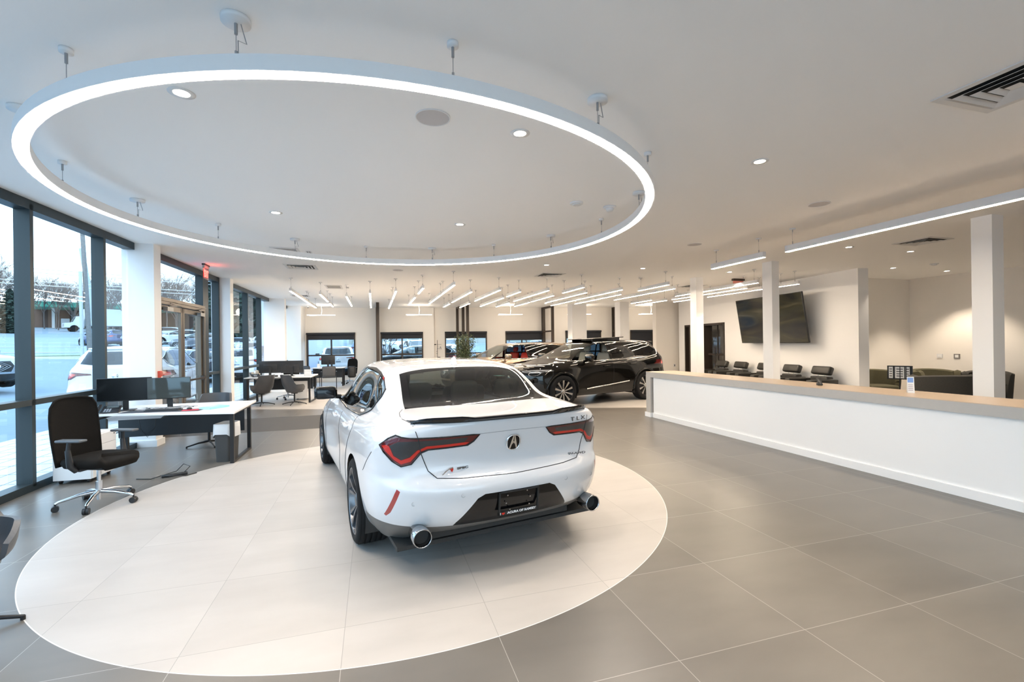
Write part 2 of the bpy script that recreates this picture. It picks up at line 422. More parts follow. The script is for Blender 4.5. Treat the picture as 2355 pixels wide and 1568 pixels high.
# ------------------------------------------------------------------ right side: tv wall, core wall, lounge walls
TVL = 8.65 * K
doors_tv = [(TVL - 8.2 * K, TVL - 7.78 * K), (TVL - 6.78 * K, TVL - 5.42 * K)]
b = B(); x = -0.05
for a, c in doors_tv: b.box(x, 0, 0, a, 0.3, CEIL); b.box(a, 0, 2.40, c, 0.3, CEIL); x = c
b.box(x, 0, 0, TVL + 0.02, 0.3, CEIL)
struct(placed(b, 'wall_right', WHITE, TVM))
for i, (a, c) in enumerate(doors_tv):
    b = B()
    b.box(a, -0.02, 0, a + 0.07, 0.32, 2.40); b.box(c - 0.07, -0.02, 0, c, 0.32, 2.40); b.box(a, -0.02, 2.32, c, 0.32, 2.40)
    b.box(a, 0.14, 1.13, c, 0.2, 1.21); b.box(a, 0.14, 0, c, 0.2, 0.2)
    d = struct(placed(b, 'door_%d' % (2 + i), BRONZE, TVM))
    g = B(); g.add([(a, 0.17, 0), (c, 0.17, 0), (c, 0.17, 2.35), (a, 0.17, 2.35)], [(0, 1, 2, 3)]); g.build('glass_pane', GLASSP, d)
    if i == 1:
        m_ = (a + c) / 2
        for q in (-0.1, 0.1): h = B(); h.tube([(m_ + q, 0.10, 0.6), (m_ + q, 0.10, 1.45)], 0.016, 8); h.build('door_handle', BRONZE, d)
        h = B(); h.box(m_ - 0.012, 0.15, 0, m_ + 0.012, 0.19, 2.35); h.build('door_stile', BRONZE, d)
# room seen through those doors
b = B()
b.box(12.9, 12.2, 0, 16.3, 12.3, CEIL); b.box(16.2, 12.2, 0, 16.3, 20.5, CEIL)
struct(b.build('wall_office', mat('office_wall', (0.5, 0.49, 0.47), 0.9)))
b = B(); b.box(11.72 * K, 17.25 * K, 0, 16.2, 17.5 * K, CEIL)
struct(b.build('wall_core', WALL))
b = B(); b.box(11.6 * K + .4, 9.70 * K, 0, 16.3, 9.95 * K, CEIL); b.box(15.32 * K, -5, 0, 15.6 * K, 9.95 * K, CEIL)
struct(b.build('wall_lounge', WALL))
b = B(); b.box(-4.2, -5.2, 0, -3.6, -5.0, CEIL); b.box(4.7, -5.2, 0, 16.6, -5.0, CEIL)
struct(b.build('wall_behind', WALL))
GM = Matrix.Translation((4.7, -5.0, 0)) @ Matrix.Rotation(PI, 4, 'Z')
curtain('window_11', 0, 8.3, [1.66 * q for q in range(1, 5)], Mx=GM, jamb=True)  # unseen glazing, put in so daylight reaches ceiling and counter from behind
b = B(); b.box(11.6 * K + 0.45, 9.70 * K - 0.015, 0, 15.32 * K, 9.70 * K, 0.11); b.box(15.32 * K - 0.015, -4, 0, 15.32 * K, 9.70 * K, 0.11)
struct(b.build('baseboard_lounge', WHITE))
b = B(); b.box(doors_tv[1][1], -0.015, 0, TVL, 0.0, 0.11); struct(placed(b, 'baseboard_right', WHITE, TVM))

# ------------------------------------------------------------------ glass office partitions (bronze posts from floor to ceiling)
def partition(x, ys, label, railz=None, glassy=True):
    t = thing('glass_partition', label, 'partition', (x * K, ys[0] * K, 0), group='office partitions')
    L_ = (ys[-1] - ys[0]) * K
    for y in ys:
        p = B(); yy = (y - ys[0]) * K; p.box(-0.06, yy, 0, 0.06, yy + 0.10, CEIL - 0.001); p.build('post', BRONZE, t)
    r_ = B(); r_.box(-0.05, 0.05, CEIL - 0.09, 0.05, L_, CEIL - 0.001); r_.box(-.05, .05, 0, .05, L_, .1)
    if railz: r_.box(-0.05, 0.05, railz, 0.05, L_, railz + 0.07)
    r_.build('rail', BRONZE, t)
    if glassy:
        g = B(); g.add([(0, 0.1, 0.1), (0, L_, 0.1), (0, L_, CEIL - 0.09), (0, 0.1, CEIL - 0.09)], [(0, 1, 2, 3)]); g.build('glass_pane', GLASSP, t)
partition(0.18, (19.45, 22.15), 'dark bronze glass office partition, leftmost, edge-on beside the second back window')
partition(3.82, (19.1, 20.1, 21.55), 'dark bronze glass office partition with three posts above the potted tree')
partition(7.98, (19.86, 21.0, 21.15), 'dark bronze glass office partition behind the black car roof, left of the wide white column', 2.25)
partition(11.55, (20.0, 20.4, 20.6), 'dark bronze glass office partition right of the wide white column, behind black car', 2.25)

# ------------------------------------------------------------------ reception counter
CT = mat('counter_stone', (0.50, 0.475, 0.445), 0.35, noise=(14, 0.05))
CTW = mat('counter_top_wood', (0.60, 0.47, 0.35), 0.3, noise=(4, 0.04))
ct = thing('reception_counter', 'long white reception counter with pale stone top running along the right', 'counter', (5.98, -1.5, 0))
b = B(); b.box(0.045, 0, 0.0, 0.70, 10.5, 0.90); b.build('counter_body', WGLOSS, ct)
b = B(); b.box(0, 0, 0.90, 0.76, 10.72, 1.012); b.box(0.0, 10.55, 0, 0.76, 10.72, 0.9); b.build('counter_frame', CT, ct)
b = B(); b.box(0.0, 0.0, 1.012, 0.76, 10.72, 1.020); b.build('countertop', CTW, ct)
b = B(); b.box(0.02, 0, 0, 0.045, 10.5, 0.10); b.box(-0.02, 10.53, 0, 0.78, 10.75, 0.10); b.build('kick_plate', WGLOSS, ct)

# ------------------------------------------------------------------ ring light
RC = (0.124 * 1.4 * K * 1.003, 3.847 * 1.45 * 0 + 5.57); RR = 2.024 * (BARZ + 0.05 - EYE); ring_z = BARZ + 0.05
RC = (0.12429 * (ring_z - EYE), 3.8467 * (ring_z - EYE))
RR = 2.03 * (ring_z - EYE)
t = thing('ring_pendant_light', 'huge white circular pendant light with glowing underside above the white car', 'ceiling light', (RC[0], RC[1], ring_z))
n = 128
def ringrows(prof):
    return [[(r_ * math.cos(2 * PI * i / n), r_ * math.sin(2 * PI * i / n), z) for i in range(n)] for r_, z in prof]
b = B(); b.grid(ringrows([(RR - .035, -0.0), (RR - .045, -0.0), (RR - .045, .09), (RR + .045, .09), (RR + .045, 0), (RR + .035, 0), (RR + .035, .004), (RR - .035, .004), (RR - .035, 0)]), False, closed=True)
b.build('ring_body', FIXT, t)
b = B(); b.grid(ringrows([(RR - .036, 0.003), (RR - .034, -.004), (RR + .034, -.004), (RR + .036, .003)]), True, closed=True)
b.build('light_strip', RINGM, t)
susp = [(-0.98777, 2.29596, 0), (0.72218, 2.05996, 0), (-0.15866, 1.9973, 1), (-1.64615, 2.90913, 1), (1.50760, 2.45409, 1)]
import itertools
angs = sorted([math.atan2(y * K - RC[1], x * K - RC[0]) for x, y, c in susp])
for k in range(16):
    a = R(-107 + k * 22.5); big = k % 2 == 0
    x, y = RR * math.cos(a), RR * math.sin(a); h = CEIL - ring_z
    c = B(); c.lathe([(0.0, h - 0.001), (0.075 if big else 0.035, h - 0.001), (0.075 if big else 0.035, h - 0.028), (0.0, h - 0.03)], 20, o=(x, y, 0)); cn = c.build('canopy', FIXT, t)
    wv = B(); wv.cyl((x, y, .09), (x, y, h - .03), 0.0022, n=6); wv.cyl((x, y, h - .09), (x, y, h - .03), 0.009, n=8); wv.cyl((x, y, .09), (x, y, .13), 0.008, n=8)
    if big:
        wv.tube([(x + 0.025, y, h - .03), (x + .05, y + .01, h - .13), (x + .01, y, .09 + .1), (x + .01, y, .09)], 0.003, 6)
    wv.build('suspension_wire', WIRE, cn)

# ------------------------------------------------------------------ linear pendants
def bar(x, y0, y1, label, z=BARZ, wd=0.05, ht=0.085):
    t = thing('linear_pendant_light', label, 'ceiling light', (x, (y0 + y1) / 2, z), group='linear pendant lights' if z == BARZ else None)
    L_ = (y1 - y0) / 2; h = CEIL - z
    b = B(); b.box(-wd / 2, -L_, 0.003, wd / 2, L_, ht); b.build('housing', FIXT, t)
    s = B(); s.box(-wd / 2 + .004, -L_ + .004, -.003, wd / 2 - .004, L_ - .004, .003); s.build('light_strip', LIGHTM, t)
    for q in (-L_ + 0.12, L_ - 0.12):
        c = B(); c.lathe([(0, h - .001), (.045, h - .001), (.045, h - .02), (0, h - .021)], 14, o=(0, q, 0)); cn = c.build('canopy', FIXT, t)
        wv = B(); wv.cyl((0, q, ht), (0, q, h - .02), 0.002, n=5); wv.cyl((0, q, ht), (0, q, ht + .05), .007, n=6); wv.cyl((0, q, h - .06), (0, q, h - .02), .007, n=6); wv.build('suspension_wire', WIRE, cn)
    return t
rowsb = [(-2.0, [(12.75, 15.95), (16.1, 18.2)]), (-1.37, [(13.45, 15.65), (16.3, 17.6)]), (-0.72, [(13.9, 17.3)]), (-0.07, [(12.95, 17.9)]),
  (0.58, [(12.35, 14.45), (14.85, 18.2)]), (1.20, [(11.55, 12.85), (13.9, 16.5)]), (1.85, [(10.8, 12.8), (13.0, 15.9)]), (2.54, [(12.15, 15.35), (15.85, 17.25)]),
  (3.19, [(11.6, 14.7), (15.6, 17.4)]), (3.84, [(11.9, 13.2), (13.6, 16.75)]), (4.49, [(11.45, 14.62), (15.2, 16.9)]), (5.13, [(10.65, 12.0), (12.7, 14.7), (14.9, 16.6)]),
  (5.75, [(11.75, 14.95)]), (6.40, [(10.95, 12.9), (12.97, 16.1)]), (7.0, [(9.75, 11.1), (12.05, 15.27)]), (7.69, [(10.45, 13.65)]),
  (9.0, [(9.0, 12.2), (13.5, 14.76)]), (9.6, [(9.98, 13.2), (13.5, 15.4)]), (10.25, [(8.97, 9.62), (10.1, 12.26), (13.1, 14.0)])]
nth = ['leftmost', 'second from the left', 'third from the left', 'fourth from the left', 'fifth from the left', 'sixth from the left', 'seventh from the left', 'eighth from the left', 'ninth from the left',
       'tenth from the left', 'eleventh from the left', 'twelfth from the left', 'thirteenth from the left', 'fourteenth from the left', 'fifteenth from the left', 'rightmost before the columns',
       'first right of the front columns', 'second right of the front columns', 'third right of the columns']
for i, (x, segs) in enumerate(rowsb):
    for j, (y0, y1) in enumerate(segs):
        pos = 'only bar' if len(segs) == 1 else ('nearest bar', 'next bar back' if len(segs) == 3 else 'rear bar', 'rear bar')[j]
        bar(x * K, y0 * K, y1 * K, 'white glowing linear ceiling pendant, %s of the row %s' % (pos, nth[i]))
bar(6.32 * K, -2.5, 5.75 * K, 'very long white linear pendant light above the reception counter', z=BARZ + 0.001, wd=0.065, ht=0.1)
bar(6.34 * K, 6.2 * K, 7.45 * K, 'short white linear pendant light at the far end of the reception counter', z=BARZ + 0.001, wd=0.065, ht=0.1)

# ------------------------------------------------------------------ three-armed pendants in the offices
for (u_, s_, lab) in ((1.21, 0.9, 'white three-arm star pendant in the leftmost office'), (5.3, 0.9, 'white three-arm star pendant above the second back window'),
                      (9.36, 0.9, 'white three-arm star pendant left of the wide white column'), (12.6, .9, 'white three-arm star pendant hidden behind the wide white column'),
                      (16.1, 0.9, 'white three-arm star pendant in the office at far right of the back wall')):
    p = BWM @ Vector((u_ * K, -1.6, 0)); z = 3.06
    t = thing('star_pendant_light', lab, 'ceiling light', (p.x, p.y, z), group='star pendants in the offices')
    b = B(); h = CEIL - z
    for a in (R(-5), R(188), R(150)): b.box(0, -.02, -.012, .58, .02, .02, rotM(a))
    b.build('arm', mat('star_glow', (1, 1, 1), 0.5, emit=(1, .9, .78), es=2.2), t)
    b = B(); b.tube([(0, 0, .02), (0.03, 0, .2), (0, 0, h - .02)], .012, 6); b.lathe([(0, h - .001), (.09, h - .001), (.08, h - .025), (0, h - .03)], 16); b.build('stem', FIXT, t)
    ld = bpy.data.lights.new('star_lamp', 'POINT'); ld.energy = 16; ld.color = WARM; ld.shadow_soft_size = 0.15
    lo = bpy.data.objects.new('star_lamp', ld); COL.objects.link(lo); lo.parent = t; lo.location = (0, 0, .12)

# ------------------------------------------------------------------ recessed downlights, on the ceiling grid
dl = [(-1.24, 3.67, 'nearest on the left, inside the ring'), (1.19, 3.64, 'right of the big round speaker inside the ring'), (3.64, 3.60, 'right of the ring light, nearest'),
      (-1.20, 6.63, 'left one of the middle row inside the ring'), (1.23, 6.64, 'middle of the middle row inside the ring'), (3.66, 6.63, 'at the right edge of the ring light'),
      (-1.14, 9.59, 'beside the ceiling cassette unit behind the ring'), (1.30, 9.71, 'just beyond the far edge of the ring'), (3.73, 9.62, 'beyond the ring, left of the far ceiling vent'),
      (6.16, 9.57, 'beyond the ring near the middle columns'), (8.67, 6.51, 'in the lounge ceiling, nearest the counter'), (10.37, 6.54, 'second in the lounge ceiling'),
      (12.34, 8.17, 'in the lounge corner by the tv wall end'), (14.37, 8.22, 'in the lounge corner near the right column'), (8.7, 9.6, 'between the two middle columns'),
      (6.1, 17.3, 'small one above the second partition'), (7.3, 19.0, 'small one above the third partition'), (11.3, 19.0, 'small one above the fourth partition')]
dl += [(x, y, 'added for light, unseen behind the camera, ' + l) for (x, y, l) in ((-1.2, .67, 'left of the nearer row'), (1.2, .67, 'second of the nearer row'), (3.64, .67, 'third of the nearer row'), (8.6, 1.5, 'in the lounge beside the counter'), (1.2, -2.3, 'left of the rear row'), (3.64, -2.3, 'middle of the rear row'), (8.6, -1.5, 'in the rear lounge'), (12.3, 3.0, 'in the lounge by the far right wall'))]  # extra unseen lamps, added to throw warm light on counter and floor
for i, (x, y, lab) in enumerate(dl):
    t = thing('downlight', 'round recessed ceiling downlight, ' + lab, 'downlight', (x * K, y * K, CEIL), group='recessed downlights')
    b = B(); b.lathe([(.052, -.004), (.085, -.004), (.085, -.0005), (.05, -.0005)], 24); b.build('trim_ring', FIXT, t)
    b = B(); b.lathe([(0, -.002), (.055, -.002)], 24); b.build('lens', DOWNM, t)
    ld = bpy.data.lights.new('downlight_lamp', 'SPOT'); ld.energy = 150 if y < 1 else 60 if x < 5 else 210; ld.color = WARM; ld.spot_size = R(95); ld.spot_blend = 0.5; ld.shadow_soft_size = 0.05
    lo = bpy.data.objects.new('downlight_lamp', ld); COL.objects.link(lo); lo.parent = t; lo.location = (0, 0, -.02)
# wall washers towards the tv wall
# ------------------------------------------------------------------ ceiling devices
def speaker(x, y, r_, lab):
    t = thing('ceiling_speaker', lab, 'speaker', (x * K, y * K, CEIL))
    b = B(); b.lathe([(r_, -.001), (r_, -.006), (r_ * .93, -.008), (r_ * .93, -.004)], 40); b.build('rim', FIXT, t)
    b = B(); b.lathe([(0, -.007), (r_ * .93, -.005)], 40); b.build('grille', mat('speaker_grille', (.55, .53, .53), .7), t)
speaker(.46, 3.56, .14, 'large round ceiling speaker inside the ring light')
speaker(5.53, 4.53, .13, 'round ceiling speaker above the counter, right of the ring')
speaker(5.58, 7.0, .13, 'round ceiling speaker left of the short counter pendant')
speaker(.57, 11.04, .13, 'round ceiling speaker beyond the far edge of the ring')
def detector(x, y, lab, deep):
    t = thing('smoke_detector', lab, 'smoke detector', (x * K, y * K, CEIL))
    b = B(); b.lathe([(.085, -.001), (.085, -.015), (.078, -.022), (0, -.022)], 28); b.build('mounting_base', FIXT, t)
    b = B(); b.lathe([(.05, -.022), (.055, -.035), (.04, -.05 - deep), (.0, -.052 - deep)], 28); b.build('sensor_head', FIXT, t)
detector(2.45, 5.26, 'flat round detector with a small nub, left of two inside the ring', -.015)
detector(2.94, 5.31, 'round smoke detector, right of two inside the ring', .012)
detector(12.63, 7.47, 'round smoke detector in the lounge ceiling', .0)
VENT = mat('vent_metal', (.70, .69, .68), .5)
VDARK = mat('vent_dark', (.015, .014, .012), .9)
def vent(x, y, s, lab, rz=0, sy_=None):
    sy_ = sy_ or s
    t = thing('air_diffuser', lab, 'air vent', (x * K, y * K, CEIL), rz=rz, group='square ceiling air diffusers')
    def sq(h, z): return [(-h, -h * sy_ / s, z), (h, -h * sy_ / s, z), (h, h * sy_ / s, z), (-h, h * sy_ / s, z)]
    b = B(); b.grid([sq(s, -.001), sq(s, -.010), sq(s * .84, -.012), sq(s * .8, -.004)], False, closed=True); b.build('frame', VENT, t)
    b = B(); b.add(sq(s * .84, -.0025), [(0, 1, 2, 3)]); b.build('duct_opening', VDARK, t)
    for k in range(3):
        o_ = s * (.74 - .21 * k); b = B(); b.grid([sq(o_, -.022), sq(o_ - s * .13, -.006)], False, closed=True); b.grid([sq(o_, -.022), sq(o_ * .985, -.0235), sq(o_ - s * .12, -.008)], False, closed=True); b.build('louver', VENT, t)
    b = B(); b.add(sq(s * .13, -.02), [(0, 1, 2, 3)]); b.build('center_plate', VENT, t)
vent(4.27, 2.03, .33, 'large square ceiling diffuser at the upper right edge of the picture')
vent(9.5, 5.8, .32, 'square ceiling diffuser in the lounge beside the near column')
vent(-1.5, 11.0, .33, 'square ceiling diffuser by the windows just beyond the ring')
vent(4.35, 11.0, .33, 'square ceiling diffuser above the middle of the pendant field')
vent(9.7, 12.3, .33, 'square ceiling diffuser near the tv wall, beside the exit lamp')
vent(-2.4, 17.3, .3, 'square ceiling diffuser above the far desk by the windows')
def cassette(x, y, lab):
    t = thing('slot_diffuser', lab, 'air vent', (x * K, y * K, CEIL))
    b = B(); b.box(-.24, -.45, -.008, .24, .45, -.001); b.build('panel', VENT, t)
    for k in range(7): c = B(); c.box(-.19, -.36 + k * .09, -.011, .19, -.31 + k * .09, -.0075); c.build('slot', mat('slot_grey', (.28, .27, .26), .8), t)
    c = B(); c.box(.34, -.2, -.008, .44, .2, -.001); c.build('end_panel', VENT, t)
    for k in range(2): c = B(); c.box(.355 + .04 * k, -.18, -.011, .375 + .04 * k, .18, -.0075); c.build('slot', MATS['slot_grey'], t)
cassette(-1.5, 9.35, 'rectangular slotted ceiling air unit just inside the far left of the ring')
cassette(-1.1, 14.6, 'rectangular slotted ceiling air unit among the pendants')
# exit sign
EXM = mat('exit_red', (1, .12, .1), .4, emit=(1, .10, .08), es=2.6)
ep = (-3.36 * K, 11.13 * K)
t = thing('exit_sign', 'red lit EXIT sign hanging from ceiling beside the entrance doors', 'sign', (ep[0], ep[1], CEIL))
b = B(); b.box(-.03, -.16, -.03, .03, .16, -.001); b.build('mounting_plate', BLACKM, t)
b = B(); b.box(-.02, -.15, -.09, .02, .15, -.03); b.build('housing', mat('exit_housing', (.35, .35, .35), .4, .4), t)
b = B(); b.box(-.006, -.155, -.33, .006, .155, -.09); b.build('lit_panel', glass('exit_panel', (.9, .55, .52)), t)
text('lettering', 'EXIT', .2, EXM, t, Matrix.Translation((.0075, 0, -.215)) @ Matrix.Rotation(PI / 2, 4, 'Z') @ Matrix.Rotation(PI / 2, 4, 'X'), bold=.008, font_scale=(.62, 1))
text('lettering', 'EXIT', .2, EXM, t, Matrix.Translation((-.0075, 0, -.215)) @ Matrix.Rotation(-PI / 2, 4, 'Z') @ Matrix.Rotation(PI / 2, 4, 'X'), bold=.008, font_scale=(.62, 1))
for q in (-.02, .02): pass
ld = bpy.data.lights.new('exit_lamp', 'POINT'); ld.energy = 1.2; ld.color = (1, .12, .1); ld.shadow_soft_size = .08
lo = bpy.data.objects.new('exit_lamp', ld); COL.objects.link(lo); lo.parent = t; lo.location = (0.1, 0, -.12)
t = thing('exit_sign', 'dark exit lamp on ceiling near the tv wall seen from behind', 'sign', (9.9 * K, 10.6 * K, CEIL))
b = B(); b.box(-.2, -.04, -.06, .2, .04, -.001); b.build('mounting_plate', BRONZE, t)
b = B(); b.box(-.18, -.008, -.25, .18, .008, -.06); b.build('lit_panel', glass('exit_panel', (.9, .55, .52)), t)
def camera_dome(x, y, z, lab):
    t = thing('security_camera', lab, 'security camera', (x, y, z))
    b = B(); b.lathe([(0, 0), (.06, 0), (.06, -.03), (.05, -.05), (0, -.055)], 20); b.build('housing', FIXT, t)
    b = B(); b.lathe([(.03, -.05), (.022, -.075), (0, -.085)], 16); b.build('lens', BLACKP, t)
camera_dome(-2.72 * K, 21.8 * K, CEIL - .002, 'small white dome camera in the far left ceiling corner')
camera_dome(4.9 * K, 16.6 * K, CEIL - .002, 'tiny dome camera on ceiling among the rear pendants')

# ------------------------------------------------------------------ cars: a net of plan-view loops, smoothed, then cut into panels
def lerp_list(l, x):
    if not isinstance(l, (list, tuple)): return l
    if x <= l[0][0]: return l[0][1]
    for (a, p), (c, q) in zip(l[:-1], l[1:]):
        if x <= c:
            t = (x - a) / (c - a); t = t * t * (3 - 2 * t) if len(l) > 2 else t
            return p + (q - p) * t
    return l[-1][1]
def car_net(loops, nr=8, ns=18, nf=8):
    rows = []
    for L_ in loops:
        xr, xf, AR, AF, wv, zv, nR, nF = L_
        pts = []
        x0, x1 = xr + AR, xf - AF
        for i in range(nr):
            th = (PI / 2) * i / nr; wq = lerp_list(wv, x0)
            x = x0 - AR * math.cos(th) ** (2 / nR); y = wq * math.sin(th) ** (2 / nR); pts.append((x, y, lerp_list(zv, x)))
        for i in range(ns + 1):
            x = x0 + (x1 - x0) * i / ns; pts.append((x, lerp_list(wv, x), lerp_list(zv, x)))
        for i in range(1, nf + 1):
            th = (PI / 2) * (1 - i / nf); wq = lerp_list(wv, x1)
            x = x1 + AF * math.cos(th) ** (2 / nF); y = wq * max(0, math.sin(th)) ** (2 / nF); pts.append((x, y, lerp_list(zv, x)))
        full = pts + [(x, -y, z) for x, y, z in pts[-2:0:-1]]
        rows.append(full)
    n = len(rows[0]); v = [p for r_ in rows for p in r_]
    f = [(i * n + j, i * n + (j + 1) % n, (i + 1) * n + (j + 1) % n, (i + 1) * n + j) for i in range(len(rows) - 1) for j in range(n)]
    me = bpy.data.meshes.new('net'); me.from_pydata(v, [], f)
    bm = bmesh.new(); bm.from_mesh(me); bmesh.ops.remove_doubles(bm, verts=bm.verts[:], dist=1e-4)
    bmesh.ops.recalc_face_normals(bm, faces=bm.faces[:]); bm.to_mesh(me); bm.free()
    o = bpy.data.objects.new('net', me); COL.objects.link(o)
    md = o.modifiers.new('s', 'SUBSURF'); md.levels = 2; md.render_levels = 2
    dg = bpy.context.evaluated_depsgraph_get(); m2 = bpy.data.meshes.new_from_object(o.evaluated_get(dg))
    bm = bmesh.new(); bm.from_mesh(m2)
    bpy.data.objects.remove(o); bpy.data.meshes.remove(me); bpy.data.meshes.remove(m2)
    return bm
def in_poly(p, poly):
    c = False; n = len(poly); x, y = p
    for i in range(n):
        x1, y1 = poly[i]; x2, y2 = poly[i - 1]
        if (y1 > y) != (y2 > y) and x < (x2 - x1) * (y - y1) / (y2 - y1) + x1: c = not c
    return c
AX = {'side': (0, 2), 'rear': (1, 2), 'top': (0, 1)}
class Shell:
    def __init__(s, bm):
        s.bm = bm; s.lay = bm.faces.layers.int.new('reg'); s.lay = bm.faces.layers.int['reg']; s.names = ['body']
        s.bvh = BVHTree.FromBMesh(bm)
    def cut(s, name, view, poly, filt, only=None):
        bm = s.bm; a, b_ = AX[view]; lay = bm.faces.layers.int['reg']
        if name not in s.names: s.names.append(name)
        idx = s.names.index(name)
        lo0, hi0 = min(p[0] for p in poly) - .03, max(p[0] for p in poly) + .03
        lo1, hi1 = min(p[1] for p in poly) - .03, max(p[1] for p in poly) + .03
        def near(f):
            c = f.calc_center_median()
            if not filt(c) or (only is not None and s.names[f[lay]] not in only): return False
            us = [v.co[a] for v in f.verts]; ws = [v.co[b_] for v in f.verts]
            return max(us) > lo0 and min(us) < hi0 and max(ws) > lo1 and min(ws) < hi1
        n = len(poly)
        for i in range(n):
            p, q = poly[i], poly[(i + 1) % n]
            if abs(p[0] - q[0]) + abs(p[1] - q[1]) < 1e-6: continue
            no = Vector((0, 0, 0)); no[a] = q[1] - p[1]; no[b_] = -(q[0] - p[0])
            co = Vector((0, 0, 0)); co[a] = p[0]; co[b_] = p[1]
            m0, m1 = min(p[0], q[0]) - .06, max(p[0], q[0]) + .06; k0, k1 = min(p[1], q[1]) - .06, max(p[1], q[1]) + .06
            fs = []
            for f in bm.faces:
                if not near(f): continue
                us = [v.co[a] for v in f.verts]; ws = [v.co[b_] for v in f.verts]
                if max(us) > m0 and min(us) < m1 and max(ws) > k0 and min(ws) < k1: fs.append(f)
            if not fs: continue
            es = {e for f in fs for e in f.edges}; vs_ = {v for f in fs for v in f.verts}
            bmesh.ops.bisect_plane(bm, geom=fs + list(es) + list(vs_), dist=1e-5, plane_co=co, plane_no=no.normalized())
        cnt = 0
        for f in bm.faces:
            c = f.calc_center_median()
            if filt(c) and (only is None or s.names[f[lay]] in only) and in_poly((c[a], c[b_]), poly): f[lay] = idx; cnt += 1
        return cnt
    def hit(s, view, p, sgn=1, h=0.0):
        """point on the skin under a 2D point; sgn picks the side looked from"""
        a, b_ = AX[view]; c = 3 - a - b_
        o = Vector((0, 0, 0)); o[a], o[b_] = p; o[c] = 6.0 * sgn
        d = Vector((0, 0, 0)); d[c] = -sgn
        r_ = s.bvh.ray_cast(o, d)
        if r_[0] is None: return None
        return r_[0] + r_[1] * h
    def line(s, view, pts, sgn=1, h=0.0, step=0.04, closed=False):
        out = []; P_ = list(pts) + ([pts[0]] if closed else [])
        for p, q in zip(P_[:-1], P_[1:]):
            k = max(1, int(math.dist(p, q) / step))
            for i in range(k):
                r_ = s.hit(view, (p[0] + (q[0] - p[0]) * i / k, p[1] + (q[1] - p[1]) * i / k), sgn, h)
                if r_: out.append(r_)
        if not closed:
            r_ = s.hit(view, P_[-1], sgn, h)
            if r_: out.append(r_)
        return out
    def emit(s, mats, parents, root, drop=()):
        bm = s.bm; lay = bm.faces.layers.int['reg']; bm.normal_update(); out = {}
        for i, nm in enumerate(s.names):
            if nm in drop: continue
            fs = [f for f in bm.faces if f[lay] == i]
            if not fs: continue
            vid = {}; vv = []; nn = []; ff = []
            for f in fs:
                q = []
                for v in f.verts:
                    if v.index not in vid or True:
                        key = v
                        if key not in vid: vid[key] = len(vv); vv.append(v.co.copy()); nn.append(v.normal.copy())
                    q.append(vid[v])
                ff.append(q)
            me = bpy.data.meshes.new(nm.split('#')[0]); me.from_pydata(vv, [], ff)
            me.polygons.foreach_set('use_smooth', [True] * len(ff)); me.materials.append(mats[nm.split('#')[0]])
            me.normals_split_custom_set_from_vertices(nn); me.update()
            o = bpy.data.objects.new(nm.split('#')[0], me); COL.objects.link(o); out[nm] = o
        for nm, o in out.items(): o.parent = out.get(parents.get(nm), root) if parents.get(nm) else root
        return out
def arc_poly(cx, cz, r_, n=28, bottom=None):
    return [(cx + r_ * math.cos(2 * PI * i / n), cz + r_ * math.sin(2 * PI * i / n)) for i in range(n)]

RUBBER = mat('tyre_rubber', (0.012, 0.012, 0.0125), 0.85, spec=0.2)
RIMG = mat('rim_dark_grey', (0.16, 0.165, 0.175), 0.25, 0.9)
RIMS = mat('rim_machined', (0.55, 0.54, 0.53), 0.25, 0.9)
RIMB = mat('rim_black', (0.02, 0.02, 0.022), 0.4, 0.5)
PWHITE = mat('car_paint_pearl_white', (0.69, 0.695, 0.715), 0.28, coat=1.0)
PBLACK = mat('car_paint_black', (0.004, 0.0035, 0.003), 0.04, spec=0.55)
PGOLD = mat('car_paint_bronze', (0.30, 0.22, 0.155), 0.25, 0.6, coat=1.0)
PSILV = mat('car_paint_silver', (0.45, 0.50, 0.56), 0.3, 0.6, coat=1.0)
PGREY = mat('car_paint_grey', (0.12, 0.14, 0.17), 0.3, 0.5, coat=1.0)
PBLUE = mat('car_paint_blue', (0.02, 0.05, 0.15), 0.25, 0.4, coat=1.0)
GBLK = mat('gloss_black', (0.004, 0.004, 0.0045), 0.06, spec=0.4)
SATB = mat('satin_black_trim', (0.02, 0.02, 0.021), 0.5)
DIFFG = mat('diffuser_grey', (0.13, 0.125, 0.12), 0.45)
GTINT = glass('tinted_glass', (0.34, 0.37, 0.35), 0.035, 0.8)
GCLR = glass('clear_car_glass', (0.55, 0.6, 0.58), 0.05)
GDARK = glass('privacy_glass', (0.06, 0.07, 0.075), 0.05)
REDD = mat('lamp_dark_red', (0.10, 0.008, 0.008), 0.12, coat=1.0)
REDB = mat('lamp_red', (0.62, 0.022, 0.012), 0.15, coat=1.0)
SMOKE = mat('lamp_smoke', (0.03, 0.032, 0.035), 0.08, coat=1.0)
LCLEAR = mat('lamp_clear', (0.55, 0.57, 0.6), 0.08, 0.6, coat=1.0)
CABIN = mat('cabin_dark', (0.03, 0.029, 0.028), 0.8)
SEATG = mat('seat_graphite', (0.055, 0.053, 0.05), 0.7)

